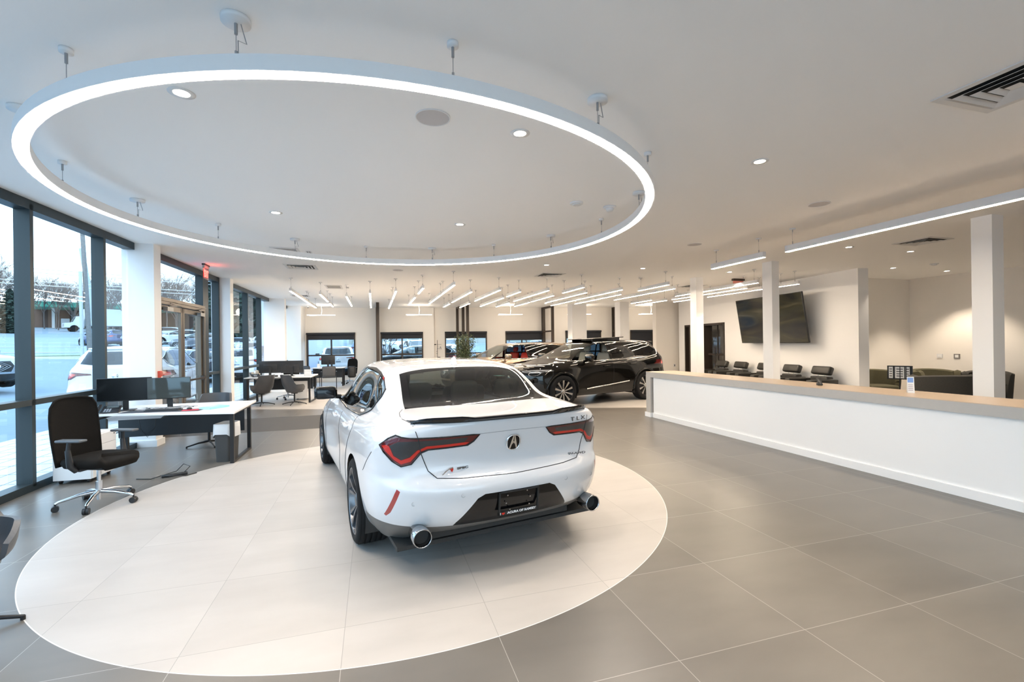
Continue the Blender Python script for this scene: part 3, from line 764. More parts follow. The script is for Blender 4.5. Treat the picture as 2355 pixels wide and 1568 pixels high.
def wheel(parent, x, y, r_, wd, rimr, side, style, rimm, facem):
    """side +1 = left of car"""
    M_ = Matrix.Translation((x, y, r_)) @ (Matrix.Rotation(PI, 4, 'Z') if side < 0 else Matrix.Identity(4))
    b = B(); h = wd / 2
    prof = [(rimr, -h * .9), (rimr + .01, -h), (r_ - .03, -h * .98), (r_ - .008, -h * .86)]
    g = [-.62, -.3, .02, .34, .66]
    for k, q in enumerate(g): prof += [(r_, h * (q - .13)), (r_, h * (q + .10)), (r_ - .009, h * (q + .105)), (r_ - .009, h * (q + .155))]
    prof += [(r_ - .008, h * .86), (r_ - .03, h * .98), (rimr + .012, h), (rimr, h * .9), (rimr - .012, h * .5), (rimr - .012, -h * .5), (rimr, -h * .9)]
    b.lathe(prof, 56, 'y', M_)
    wl = b.build('wheel', RUBBER, parent)
    b = B()
    b.lathe([(rimr + .004, h * .93), (rimr - .006, h * .97), (rimr - .012, h * .9), (rimr - .02, h * .2), (rimr - .05, h * .1)], 48, 'y', M_)
    b.build('rim', rimm, wl)
    b = B(); ns = 5 if style == 'y' else 10
    for k in range(ns):
        a = 2 * PI * k / ns + .3
        def pt(r0, t, yy): return M_ @ Vector((r0 * math.cos(a + t), yy, r0 * math.sin(a + t)))
        if style == 'y':
            for sg in (-1, 1):
                b.grid([[pt(.05, sg * .12 - .12, h * .62), pt(rimr * .55, sg * .17 - .085, h * .80), pt(rimr - .012, sg * .25 - .05, h * .92)],
                        [pt(.05, sg * .12 + .12, h * .62), pt(rimr * .55, sg * .17 + .085, h * .80), pt(rimr - .012, sg * .25 + .05, h * .92)]], False)
                b.grid([[pt(.05, sg * .12 + .12, h * .62), pt(rimr * .55, sg * .17 + .085, h * .80), pt(rimr - .012, sg * .25 + .05, h * .92)],
                        [pt(.05, sg * .12 + .12, h * .3), pt(rimr * .55, sg * .17 + .085, h * .5), pt(rimr - .012, sg * .25 + .05, h * .6)]], False)
                b.grid([[pt(.05, sg * .12 - .12, h * .62), pt(rimr * .55, sg * .17 - .085, h * .80), pt(rimr - .012, sg * .25 - .05, h * .92)],
                        [pt(.05, sg * .12 - .12, h * .3), pt(rimr * .55, sg * .17 - .085, h * .5), pt(rimr - .012, sg * .25 - .05, h * .6)]], False)
        else:
            b.grid([[pt(.05, -.2, h * .7), pt(rimr * .5, -.11, h * .84), pt(rimr - .012, -.10, h * .92)], [pt(.05, .2, h * .7), pt(rimr * .5, .11, h * .84), pt(rimr - .012, .10, h * .92)]], False)
            b.grid([[pt(.05, .2, h * .7), pt(rimr * .5, .075, h * .84), pt(rimr - .012, .075, h * .92)], [pt(.05, .2, h * .3), pt(rimr * .5, .075, h * .45), pt(rimr - .012, .075, h * .5)]], False)
    b.lathe([(0, h * .8), (.035, h * .8), (.06, h * .7), (.06, h * .3)], 20, 'y', M_)
    b.build('spokes', facem, wl, fix=False)
    b = B(); b.lathe([(0, h * .12), (rimr - .03, h * .12)], 32, 'y', M_); b.lathe([(0, h * .25), (rimr * .72, h * .25), (rimr * .72, h * .14)], 32, 'y', M_); b.build('brake_disc', mat('brake_iron', (.05, .05, .052), .4, .6), wl)
    return wl
def well(parent, x, y0, y1, r_, zc):
    b = B(); n = 20
    rows = [[(x + r_ * math.cos(t), yy, zc + r_ * math.sin(t)) for t in [R(-25) + R(230) * i / n for i in range(n + 1)]] for yy in (y0, y1)]
    b.grid(rows, True); b.add([(x + r_ * math.cos(t), y1 if abs(y1) < abs(y0) else y0, zc + r_ * math.sin(t)) for t in [R(-25) + R(230) * i / n for i in range(n + 1)]], [tuple(range(n + 1))])
    return b.build('wheel_well', CABIN, parent)
def seat(parent, x, y, z, wd, m, back_h=.62, bench=False, heads=1):
    b = B(); b.rbox(x - .25, y - wd / 2, z, x + .27, y + wd / 2, z + .14, .05)
    M_ = Matrix.Translation((x - .24, y, z + .08)) @ Matrix.Rotation(R(-16), 4, 'Y')
    b.rbox(-.07, -wd / 2 + .01, 0, .07, wd / 2 - .01, back_h, .06, M=M_)
    s_ = b.build('seat', m, parent)
    for k in range(heads):
        yy = 0 if heads == 1 else -wd / 2 + wd * (k + .5) / heads
        b = B(); b.rbox(-.05, yy - .12, back_h + .03, .05, yy + .12, back_h + .2, .045, M=M_); b.cyl(M_ @ Vector((0, yy - .05, back_h - .02)), M_ @ Vector((0, yy - .05, back_h + .05)), .008, n=6); b.cyl(M_ @ Vector((0, yy + .05, back_h - .02)), M_ @ Vector((0, yy + .05, back_h + .05)), .008, n=6)
        b.build('headrest', m, s_)
    return s_
def tubep(name, pts, r_, m, parent, n=6, closed=False, flat=None):
    b = B(); b.tube(pts, r_, n, closed=closed); return b.build(name, m, parent, fix=False)

# ---- the white sport sedan
def make_sedan():
    t = thing('sedan', 'glossy white sport sedan seen from behind, standing on the pale floor circle', 'car')
    # loop: xr, xf, rear cap length, front cap length, half width, z, rear exponent, front exponent
    L_ = [
     (-.80, 3.66, .55, .8, [(-1, .80), (.5, .86), (3.2, .84)], [(-1, .31), (-.5, .2), (3.5, .19)], 2.8, 2.3),
     (-.985, 3.80, .64, .9, [(-1, .88), (.3, .925), (1.4, .915), (2.6, .925), (3.2, .90)], [(-1, .345), (-.6, .33), (-.3, .27), (0, .25), (3.6, .21)], 2.7, 2.4),
     (-1.035, 3.87, .66, .95, [(-1, .915), (.1, .948), (1.4, .925), (2.7, .945), (3.2, .92)], [(-1, .47), (-.3, .42), (3.8, .36)], 2.7, 2.4),
     (-1.05, 3.89, .66, .95, [(-1, .93), (.1, .955), (1.4, .915), (2.7, .95), (3.2, .93)], [(-1, .55), (3.8, .50)], 2.7, 2.4),
     (-1.065, 3.89, .66, .95, [(-1, .93), (.1, .955), (1.4, .92), (2.7, .95), (3.2, .93)], [(-1.05, .635), (-.6, .65), (3.8, .58)], 2.7, 2.4),
     (-1.02, 3.88, .64, .95, [(-1, .915), (.1, .953), (1.4, .925), (2.7, .948), (3.2, .92)], [(-1.05, .685), (-.6, .71), (3.8, .64)], 2.7, 2.4),
     (-.955, 3.85, .58, .95, [(-1, .925), (.1, .95), (1.4, .93), (2.7, .94), (3.2, .91)], [(-1.05, .715), (-.5, .765), (3.8, .69)], 3.3, 2.4),
     (-.945, 3.80, .58, .95, [(-1, .925), (.1, .94), (1.4, .925), (2.7, .93), (3.2, .90)], [(-1, .83), (-.4, .84), (3.7, .73)], 3.3, 2.4),
     (-.985, 3.72, .58, .95, [(-1, .92), (.1, .925), (1.4, .91), (2.7, .915), (3.2, .88)], [(-1, .965), (-.4, .925), (1.4, .885), (3.6, .76)], 3.4, 2.3),
     (-1.015, 3.60, .62, .95, [(-1, .865), (-.3, .875), (.4, .875), (1.4, .885), (2.7, .87), (3.2, .82)], [(-1.02, 1.068), (-.5, 1.02), (.4, .975), (1.4, .94), (2.6, .90), (3.5, .79)], 3.2, 2.3),
     (-.99, 3.50, .60, .95, [(-1, .80), (-.2, .80), (.4, .83), (1.4, .855), (2.7, .83), (3.2, .76)], [(-1.02, 1.086), (-.5, 1.06), (.4, 1.0), (1.4, .955), (2.6, .93), (3.5, .81)], 3.2, 2.3),
     (-.72, 3.0, .55, .95, [(-1, .74), (-.2, .765), (.4, .80), (1.4, .835), (2.7, .79), (3.2, .70)], [(-.8, 1.098), (-.3, 1.10), (.4, 1.015), (1.4, .965), (2.6, .965), (3.5, .86)], 3.0, 2.3),
     (-.36, 2.42, .5, .75, [(-.4, .69), (.2, .745), (1.4, .80), (2.7, .78)], [(-.4, 1.125), (.1, 1.12), (.5, 1.03), (1.4, .98), (2.4, .985)], 3.2, 2.8),
     (-.22, 2.06, .42, .7, [(-.2, .66), (.3, .71), (1.4, .745), (2.0, .71)], [(-.2, 1.215), (.4, 1.20), (1.4, 1.18), (2.2, 1.15)], 3.6, 2.8),
     (-.04, 1.70, .38, .55, [(0, .625), (.4, .655), (1.2, .67), (2.0, .63)], [(.0, 1.325), (.5, 1.355), (1.0, 1.365), (1.9, 1.31)], 3.8, 2.8),
     (.10, 1.52, .3, .4, [(0, .575), (1.2, .60), (2.0, .56)], [(.05, 1.385), (.6, 1.42), (1.1, 1.43), (1.8, 1.375)], 3.6, 2.8),
     (.30, 1.36, .2, .25, .40, [(.1, 1.418), (.6, 1.445), (1.1, 1.452), (1.6, 1.41)], 2.8, 2.6),
     (.50, 1.28, .1, .1, 0.0, [(.3, 1.435), (.7, 1.455), (1.1, 1.46), (1.6, 1.43)], 2.2, 2.2)]
    sh = Shell(car_net(L_))
    left = lambda c: c.y > .3; right = lambda c: c.y < -.3
    for sg, fl in ((1, left), (-1, right)):
        for wx in (0, 2.87): sh.cut('arch#%d%g' % (sg, wx), 'side', arc_poly(wx, .345, .375), lambda c, fl=fl: fl(c) and abs(c.y) > .6 and c.z < .9)
        gl = lambda c, fl=fl: fl(c) and c.z > .9
        F_ = [(1.13, .985), (2.36, .975), (2.30, 1.01), (1.86, 1.22), (1.55, 1.32), (1.17, 1.368)]
        Rr = [(1.09, .985), (1.13, 1.37), (.75, 1.368), (.46, 1.345), (.22, 1.015)]
        Q = [(.24, 1.02), (.44, 1.338), (.24, 1.30), (.06, 1.225), (.05, 1.18), (.14, 1.075)]
        sh.cut('window_surround#%d' % sg, 'side', [(2.45, .965), (2.38, 1.0), (1.90, 1.235), (1.58, 1.34), (1.15, 1.388), (.72, 1.387), (.42, 1.36), (.21, 1.318), (.03, 1.235), (.02, 1.17), (.12, 1.055), (.25, .995), (1.1, .965)], gl)
        sh.cut('side_window#f%d' % sg, 'side', F_, gl); sh.cut('side_window#r%d' % sg, 'side', Rr, gl); sh.cut('side_window#q%d' % sg, 'side', Q, gl)
    top = lambda c: c.z > 1.05
    sh.cut('rear_window_border', 'top', [(-.42, -.63), (-.47, -.3), (-.49, 0), (-.47, .3), (-.42, .63), (.10, .55), (.135, .3), (.145, 0), (.135, -.3), (.10, -.55)], top)
    sh.cut('rear_window', 'top', [(-.365, -.565), (-.42, 0), (-.365, .565), (.05, .50), (.09, .0), (.05, -.50)], top)
    sh.cut('windshield', 'top', [(2.30, -.60), (2.42, 0), (2.30, .60), (1.58, .50), (1.52, 0), (1.58, -.50)], top)
    rear = lambda c: c.x < -.25
    rims = []
    for sg in (1, -1):
        m_ = lambda l: [(sg * y, z) for y, z in l]
        rs = lambda c, sg=sg: c.x < -.2 and c.y * sg > 0
        sh.cut('tail_lamp#%d' % sg, 'rear', m_([(.875, .925), (.83, .975), (.79, .998), (.76, .985), (.70, .978), (.26, .978), (.30, .93), (.34, .905), (.60, .895), (.645, .875), (.70, .80), (.76, .785), (.81, .82), (.855, .88)]), rs)
        sh.cut('lamp_lens#%d' % sg, 'rear', m_([(.825, .925), (.78, .955), (.70, .958), (.34, .962), (.365, .93), (.61, .922), (.67, .895), (.71, .85), (.76, .83), (.80, .86)]), rs)
        sh.cut('light_bar#%d' % sg, 'rear', m_([(.33, .925), (.355, .910), (.605, .903), (.655, .882), (.705, .818), (.76, .80), (.80, .83), (.845, .885), (.865, .922), (.84, .93), (.828, .922), (.803, .856), (.76, .826), (.71, .846), (.668, .892), (.61, .919), (.365, .928)]), rs)
        LT = m_([(.875, .925), (.83, .975), (.79, .998), (.76, .985), (.70, .978), (.26, .978), (.30, .93), (.34, .905), (.60, .895), (.645, .875), (.70, .80), (.76, .785), (.81, .82), (.855, .88)])
        rims.append((sg, LT))
        sh.cut('reflector#%d' % sg, 'rear', m_([(.775, .625), (.793, .64), (.805, .61), (.853, .45), (.842, .44), (.822, .47)]), rs)
    sh.cut('lower_grille', 'rear', [(-.47, .30), (-.43, .385), (-.30, .55), (-.25, .575), (.25, .575), (.30, .55), (.43, .385), (.47, .30)], rear)
    sh.cut('diffuser', 'rear', [(-1, .05), (-1, .40), (-.80, .375), (-.55, .36), (0, .352), (.55, .36), (.80, .375), (1, .40), (1, .05)], lambda c: c.x < -.42)
    drop = ['arch#%d%g' % (s_, w_) for s_ in (1, -1) for w_ in (0, 2.87)]
    par = {'rear_window': 'rear_window_border', **{'lamp_lens#%d' % s_: 'tail_lamp#%d' % s_ for s_ in (1, -1)}, **{'light_bar#%d' % s_: 'tail_lamp#%d' % s_ for s_ in (1, -1)}}
    for s_ in (1, -1):
        for q in 'frq': par['side_window#%s%d' % (q, s_)] = 'window_surround#%d' % s_
    o = sh.emit(dict(body=PWHITE, window_surround=GBLK, side_window=GTINT, rear_window_border=GBLK, rear_window=GTINT, windshield=GCLR, tail_lamp=REDD, lamp_lens=SMOKE, light_bar=REDB, reflector=mat('reflector_red', (.35, .02, .015), .3, coat=1.0), lower_grille=GBLK, diffuser=DIFFG), par, t, drop)
    GAP = mat('panel_gap', (.03, .03, .032), .8)
    body = o['body']
    # trunk lid, doors, fuel door gaps
    for sg in (1, -1):
        m_ = lambda l: [(sg * y, z) for y, z in l]
        tubep('panel_gap', sh.line('rear', m_([(.69, 1.06), (.665, .975), (.645, .875), (.60, .75), (.55, .702), (.40, .69), (0, .68)]), -1), .0032, GAP, body)
        m2 = lambda l: l
        tubep('panel_gap', sh.line('top', [(-.88, sg * .675), (-.80, sg * .70), (-.70, sg * .715), (-.60, sg * .71), (-.50, sg * .69), (-.42, sg * .65)], 1), .0022, GAP, body)
        tubep('panel_gap', sh.line('side', [(.30, .985), (.20, .90), (.36, .72), (.50, .55), (.52, .30)], sg), .003, GAP, body)
        tubep('panel_gap', sh.line('side', [(1.10, .965), (1.10, .30)], sg), .003, GAP, body)
        tubep('panel_gap', sh.line('side', [(2.30, .95), (2.35, .75), (2.36, .30)], sg), .003, GAP, body)
        tubep('panel_gap', sh.line('side', [(-.42, .69), (-.55, .80), (-.62, .86)], sg), .0025, GAP, body)
        tubep('window_trim', sh.line('side', [(2.45, .963), (1.1, .963), (.26, .993), (.12, 1.053), (.02, 1.17), (.03, 1.235)], sg, .002), .008, CHROME if 0 else GBLK, o['window_surround#%d' % sg])
        for hx in (1.42, .52):
            p = sh.hit('side', (hx, .86 if hx > 1 else .885), sg)
            b = B(); b.rbox(-.11, -.016, -.014, .11, .016, .014, .012, 3, Matrix.Translation(p + Vector((0, sg * .026, 0)))); b.rbox(-.105, -.03, -.01, -.08, .01, .01, .005, 2, Matrix.Translation(p + Vector((0, sg * .01, 0)))); b.rbox(.08, -.03, -.01, .105, .01, .01, .005, 2, Matrix.Translation(p + Vector((0, sg * .01, 0))))
            b.build('door_handle', PWHITE, body)
        # mirror
        q = Vector((1.98, sg * .95, 1.045)); b = B()
        b.rbox(-.055, -.125, -.075, .075, .125, .075, .05, 4, Matrix.Translation(q + Vector((0, sg * .02, 0)))); b.tube([(2.02, sg * .80, .985), (2.02, sg * .90, 1.0)], .028, 8)
        mm = b.build('side_mirror', GBLK, t); b = B(); b.rbox(-.061, -.10, -.058, -.052, .10, .058, .012, 2, Matrix.Translation(q + Vector((0, sg * .025, 0)))); b.build('mirror_glass', mat('mirror', (.03, .032, .035), .05, .6), mm)
        # exhaust
        q = Vector((-.94, sg * .665, .335)); b = B()
        b.lathe([(.054, .01), (.055, -.002), (.059, -.004), (.062, .0), (.062, .06), (.056, .14), (.05, .14), (.052, .01)], 36, 'x', Matrix.Translation(q - Vector((.05, 0, 0)))); e_ = b.build('exhaust_tip', mat('dark_chrome', (.42, .42, .43), .12, 1.0), t, fix=False)
        b = B(); b.lathe([(0, .05), (.055, .05)], 24, 'x', Matrix.Translation(q - Vector((.05, 0, 0)))); b.build('exhaust_bore', CABIN, e_)
        for wx in (0, 2.87): well(t, wx, sg * .55, sg * .915, .378, .345); wheel(t, wx, sg * .835, .342, .20 if 0 else .245, .262, sg, 'y', RIMG, RIMG)
        for yy, zz in ((.70, .545), (.40, .585)):
            p = sh.hit('rear', (sg * yy, zz), -1); b = B(); b.lathe([(.012, -.001), (.0145, -.0015), (.0145, .002), (.012, .002)], 18, 'x', Matrix.Translation(p)); b.build('parking_sensor', mat('sensor_rim', (.45, .45, .46), .4), body)
    for sg, LT in rims: tubep('lamp_gasket', sh.line('rear', LT, -1, .0, .04, True), .0055, GBLK, o['tail_lamp#%d' % sg], closed=True)
    # crease shut line on the lid between the lamps
    tubep('panel_gap', sh.line('rear', [(-.26, .979), (0, .983), (.26, .979)], -1), .0022, mat('soft_gap', (.35, .35, .36), .6), body)
    # spoiler lip
    rows = []
    for k in range(33):
        y = -.70 + 1.40 * k / 32; e_ = abs(y) / .70
        xe = -1.0 + .66 * (1 - max(0, 1 - (abs(y) / .82) ** 3.2) ** (1 / 3.2))
        p = sh.hit('top', (xe + .055, y), 1) or Vector((-.97, y, 1.08))
        up_ = .016 + .014 * (1 if e_ > .45 else 0) * min(1, (e_ - .45) / .08 if e_ > .45 else 0) * (1 - max(0, (e_ - .85) / .15))
        if e_ > .97: up_ = .008
        x = xe - .015; z = p.z
        rows.append([(x + .10, y, z + .004), (x + .03, y, z + .012), (x - .008, y, z + up_), (x - .012, y, z + up_ - .012), (x + .014, y, z - .016), (x + .05, y, z - .012)])
    b = B(); b.grid(rows, False, closed=True); b.build('spoiler', GBLK, t, fix=False)
    # antenna fin
    b = B(); z0 = 1.40
    b.grid([[(.60, 0, z0), (.60, 0, z0)], ] , False) if 0 else None
    fin = []
    for k in range(9):
        s_ = k / 8; hh = [.0, .02, .04, .056, .068, .074, .07, .05, .0][8 - k]; x = .22 + .16 * s_
        p = sh.hit('top', (x, 0), 1); fin.append([(x, .026 * (1 - .5 * s_), p.z - .002), (x - .012, .012, p.z + hh * .7), (x - .02, 0, p.z + hh), (x - .012, -.012, p.z + hh * .7), (x, -.026 * (1 - .5 * s_), p.z - .002)])
    b = B(); b.grid(fin, True); b.build('antenna_fin', PWHITE, t)
    # badge
    p = sh.hit('rear', (0, .89), -1); Mb = Matrix.Translation(p + Vector((-.003, 0, 0))) @ Matrix.Rotation(R(-14), 4, 'Y')
    def ell(rx, rz, n=40, k=2.5): return [(rx * (abs(math.cos(a)) ** (2 / k)) * (1 if math.cos(a) > 0 else -1), rz * (abs(math.sin(a)) ** (2 / k)) * (1 if math.sin(a) > 0 else -1)) for a in [2 * PI * i / n for i in range(n)]]
    b = B(); E0, E1 = ell(.056, .062), ell(.048, .054)
    b.grid([[(-.001, y, z) for y, z in E0], [(-.008, y * .96, z * .96) for y, z in E0], [(-.008, y, z) for y, z in E1], [(-.001, y, z) for y, z in E1]], True, Mb, closed=True)
    for sg in (1, -1):
        b.prism([(sg * .001, .053), (sg * .009, .05), (sg * .033, -.042), (sg * .024, -.047), (sg * .004, .012)], -.009, -.003, 'x', Mb)
        b.prism([(sg * .0, .012), (sg * .016, -.006), (sg * .011, -.012), (sg * .0, .0)], -.009, -.003, 'x', Mb)
    em = b.build('badge', CHROME, body)
    b = B(); b.prism(E1, -.003, .0, 'x', Mb); b.build('badge_field', GBLK, em)
    TX = lambda y, z, dx=-.004: Matrix.Translation(sh.hit('rear', (y, z), -1) + Vector((dx, 0, 0))) @ Matrix.Rotation(-PI / 2, 4, 'Z') @ Matrix.Rotation(PI / 2, 4, 'X')
    for k, ch in enumerate('TLX'):
        text('badge_letter', ch, .044, mat('badge_chrome', (.30, .30, .31), .15, 1), body, TX(-.50 - .058 * k, 1.012, -.006) @ Matrix.Rotation(R(-7), 4, 'Y'), font_scale=(1.25, 1), depth=.003)
    text('badge_lettering', 'SH-AWD', .030, mat('badge_grey', (.22, .22, .23), .25, .8), body, TX(-.545, .738, -.022) @ Matrix.Rotation(R(-10), 4, 'Y'), font_scale=(1.25, .8), depth=.003, shear=.3)
    ab = B(); Ma = Matrix.Translation(sh.hit('rear', (.44, .745), -1) + Vector((-.006, 0, 0))) @ Matrix.Rotation(R(10), 4, 'Z')
    ab.prism([(.085, -.02), (.06, .0), (.03, .016), (.0, .02), (.004, .014), (.03, .008), (.055, -.006), (.078, -.022)], -.003, .003, 'x', Ma)
    a_ = ab.build('badge', CHROME, body)
    ab = B(); ab.prism([(.03, .006), (.0, .012), (.0, .004), (.008, -.014), (.018, -.006), (.016, .001)], -.003, .003, 'x', Ma); ab.build('badge_accent', REDB, a_)
    text('badge_lettering', 'SPEC', .024, MATS['badge_grey'], body, TX(.375, .752, -.008) @ Matrix.Rotation(R(7), 4, 'Y'), font_scale=(1.6, .8), depth=.002, bold=.001)
    # plate frame
    p = sh.hit('rear', (0, .48), -1); Mp = Matrix.Translation(Vector((p.x - .012, 0, .488))) @ Matrix.Rotation(R(-6), 4, 'Y')
    b = B(); W_, H_ = .155, .083
    for (y0, y1, z0, z1) in ((-W_, W_, H_ - .008, H_), (-W_, W_, -H_, -H_ + .024), (-W_, -W_ + .012, -H_, H_), (W_ - .012, W_, -H_, H_)): b.box(-.008, y0, z0, .004, y1, z1, Mp)
    pf = b.build('plate_frame', mat('plate_frame_black', (.016, .018, .02), .35), t)
    text('frame_lettering', 'ACURA OF RAMSEY', .0225, mat('white_print', (.9, .9, .9), .5), pf, Mp @ Matrix.Translation((-.0095, -.02, -H_ + .0125)) @ Matrix.Rotation(-PI / 2, 4, 'Z') @ Matrix.Rotation(PI / 2, 4, 'X'), bold=.0006, depth=.0005, font_scale=(1.12, 1))
    text('frame_lettering', 'I', .0225, MATS['white_print'], pf, Mp @ Matrix.Translation((-.0095, .143, -H_ + .0125)) @ Matrix.Rotation(-PI / 2, 4, 'Z') @ Matrix.Rotation(PI / 2, 4, 'X'), bold=.0006, depth=.0005)
    hb = B(); hp = [(.0, -.010)] + [(.0115 * math.sin(a) ** 3, .009 * (0.8125 * math.cos(a) - .3125 * math.cos(2 * a) - .125 * math.cos(3 * a) - .0625 * math.cos(4 * a))) for a in [R(20 * k) for k in range(10, -9, -1)]]
    hb.prism([(.012 * math.sin(a) ** 3 + .122, .0105 * (.8125 * math.cos(a) - .3125 * math.cos(2 * a) - .125 * math.cos(3 * a) - .0625 * math.cos(4 * a)) - H_ + .0125) for a in [2 * PI * k / 28 for k in range(28)]], -.010, -.0085, 'x', Mp)
    hb.build('heart_mark', REDB, pf)
    for y, z in ((.09, .055), (-.06, .068), (.10, .0), (-.085, .02), (-.08, -.035), (.07, -.05)):
        b = B(); b.cyl(Mp @ Vector((-.006, y, z)), Mp @ Vector((.0, y, z)), .005, n=10); b.build('screw', ALU, pf)
    # cabin
    b = B(); b.box(-.55, -.70, .42, 2.5, .70, .46); b.box(-.62, -.62, .98, .12, .62, 1.06)
    b.box(2.05, -.66, .60, 2.45, .66, .93); cb = b.build('cabin_floor', CABIN, t)
    b = B(); b.box(-.78, -.78, .19, 3.5, .78, .22); b.box(.5, -.86, .2, 2.37, .86, .32); b.box(-.80, -.55, .24, -.5, .55, .33); b.build('underbody', CABIN, t)
    seat(t, .42, 0, .50, 1.25, SEATG, .52, heads=3)
    for sg in (1, -1): seat(t, 1.38, sg * .37, .48, .5, SEATG, .60)
    sw = B(); sw.tube([(1.92 + .02 * math.cos(a), .37 + .18 * math.cos(a), .93 + .18 * math.sin(a)) for a in [2 * PI * k / 24 for k in range(24)]], .016, 8, closed=True); sw.build('steering_wheel', BLACKP, t)
    b = B(); st = sh.hit('top', (-.02, -.36), 1)
    Ms = Matrix.Translation((.02, -.36, st.z - .02))
    b.box(-.03, -.035, -.004, .075, .035, -.002, Ms); b.build('window_sticker', mat('sticker_mint', (.35, .75, .62), .6), o['rear_window_border'])
    return t
sedan = make_sedan()
sedan.location = (0.837, 4.397, 0); sedan.rotation_euler = (0, 0, 1.752); sedan.scale = (1.059, 1.095, 1.059)

# ---- sport utility vehicle, used for the two indoors and those parked outside
def make_suv(label, paint, name='suv', detail=True, open_window=True, seatm=None, loc=(0, 0, 0), simple=False):
    t = thing(name, label, 'car')
    L_ = [
     (-.90, 3.70, .6, .9, [(-1, .84), (.5, .90), (3.2, .88)], [(-1, .34), (-.5, .26), (3.5, .26)], 2.7, 2.4),
     (-1.08, 3.84, .7, .95, [(-1, .93), (.2, .975), (1.4, .955), (2.7, .975), (3.2, .94)], [(-1, .42), (0, .35), (3.6, .32)], 2.9, 2.5),
     (-1.14, 3.90, .72, 1.0, [(-1, .955), (.1, 1.0), (1.4, .95), (2.8, .995), (3.2, .96)], [(-1, .56), (3.8, .50)], 2.9, 2.6),
     (-1.15, 3.92, .72, 1.0, [(-1, .955), (.1, .998), (1.4, .955), (2.8, .99), (3.2, .96)], [(-1, .70), (3.8, .66)], 2.9, 2.6),
     (-1.08, 3.92, .68, 1.0, [(-1, .945), (.1, .99), (1.4, .965), (2.8, .985), (3.2, .955)], [(-1, .77), (0, .80), (3.8, .80)], 2.9, 2.6),
     (-1.055, 3.88, .66, 1.0, [(-1, .94), (.1, .985), (1.4, .97), (2.8, .975), (3.2, .94)], [(-1, .93), (3.8, .93)], 2.9, 2.6),
     (-1.055, 3.84, .66, .95, [(-1, .93), (.1, .965), (1.4, .96), (2.8, .955), (3.2, .92)], [(-1, 1.08), (1.4, 1.05), (3.8, 1.0)], 2.9, 2.5),
     (-1.04, 3.74, .64, .9, [(-1, .88), (.1, .92), (1.4, .92), (2.8, .90), (3.2, .84)], [(-1, 1.20), (.4, 1.15), (1.4, 1.11), (2.6, 1.11), (3.7, 1.06)], 3.0, 2.6),
     (-1.01, 3.4, .62, 1.0, [(-1, .85), (.1, .885), (1.4, .895), (2.8, .84), (3.2, .78)], [(-1, 1.235), (.4, 1.18), (1.4, 1.135), (2.6, 1.15), (3.6, 1.105)], 3.0, 2.4),
     (-.97, 2.80, .6, .7, [(-1, .825), (.1, .865), (1.4, .88), (2.7, .82)], [(-1, 1.27), (.4, 1.2), (1.4, 1.155), (2.6, 1.17)], 3.2, 2.8),
     (-.80, 2.32, .6, .7, [(-1, .77), (.1, .80), (1.4, .81), (2.2, .75)], [(-1, 1.45), (.4, 1.40), (1.4, 1.385), (2.2, 1.37)], 3.4, 2.8),
     (-.66, 1.90, .55, .6, [(-1, .68), (.1, .73), (1.4, .73), (2.2, .66)], [(-1, 1.59), (.4, 1.585), (1.4, 1.58), (2.0, 1.54)], 3.6, 2.8),
     (-.60, 1.74, .5, .45, [(-1, .63), (.1, .665), (1.4, .66), (2.2, .60)], [(-1, 1.63), (.4, 1.655), (1.4, 1.645), (2.0, 1.59)], 3.4, 2.8),
     (-.45, 1.55, .4, .35, .42, [(-1, 1.66), (.4, 1.69), (1.6, 1.66)], 3, 2.6),
     (-.2, 1.4, .2, .2, 0.0, [(-1, 1.68), (.4, 1.70), (1.4, 1.68)], 2.5, 2.4)]
    sh = Shell(car_net(L_, ns=16))
    for sg in (1, -1):
        fl = lambda c, sg=sg: c.y * sg > .35
        for wx in (0, 2.89): sh.cut('arch#%d%g' % (sg, wx), 'side', arc_poly(wx, .40, .452, 22), lambda c, fl=fl: fl(c) and abs(c.y) > .6 and c.z < 1.0)
        gl = lambda c, fl=fl: fl(c) and c.z > 1.08
        sh.cut('window_surround#%d' % sg, 'side', [(2.62, 1.155), (1.98, 1.50), (1.60, 1.605), (1.1, 1.625), (.2, 1.61), (-.30, 1.54), (-.62, 1.39), (-.56, 1.27), (-.2, 1.205), (1.2, 1.15)], gl)
        sh.cut('front_window#%d' % sg, 'side', [(2.50, 1.175), (1.94, 1.48), (1.58, 1.578), (1.30, 1.59), (1.25, 1.17)], gl)
        sh.cut('side_window#r%d' % sg, 'side', [(1.17, 1.17), (1.22, 1.595), (.35, 1.585), (.30, 1.205)], gl)
        sh.cut('side_window#q%d' % sg, 'side', [(.25, 1.21), (.30, 1.585), (-.02, 1.565), (-.30, 1.505), (-.56, 1.385), (-.50, 1.285), (-.2, 1.225)], gl)
        m_ = lambda l, sg=sg: [(sg * y, z) for y, z in l]
        sh.cut('tail_lamp#%d' % sg, 'rear', m_([(.96, 1.00), (.93, 1.11), (.80, 1.13), (.42, 1.09), (.40, 1.06), (.68, 1.04), (.80, .97), (.90, .95)]), lambda c, sg=sg: c.x < -.3 and c.y * sg > 0)
        sh.cut('light_bar#%d' % sg, 'rear', m_([(.93, 1.0), (.91, 1.07), (.80, 1.095), (.70, 1.08), (.80, 1.01), (.90, .98)]), lambda c, sg=sg: c.x < -.3 and c.y * sg > 0)
        sh.cut('headlamp#%d' % sg, 'rear', m_([(.95, .93), (.92, .965), (.80, .965), (.50, .935), (.47, .91), (.60, .89), (.86, .885)]), lambda c, sg=sg: c.x > 3.0 and c.y * sg > 0)
        sh.cut('headlamp_trim#%d' % sg, 'rear', m_([(.90, .90), (.90, .925), (.54, .925), (.53, .912), (.60, .902)]), lambda c, sg=sg: c.x > 3.0 and c.y * sg > 0)
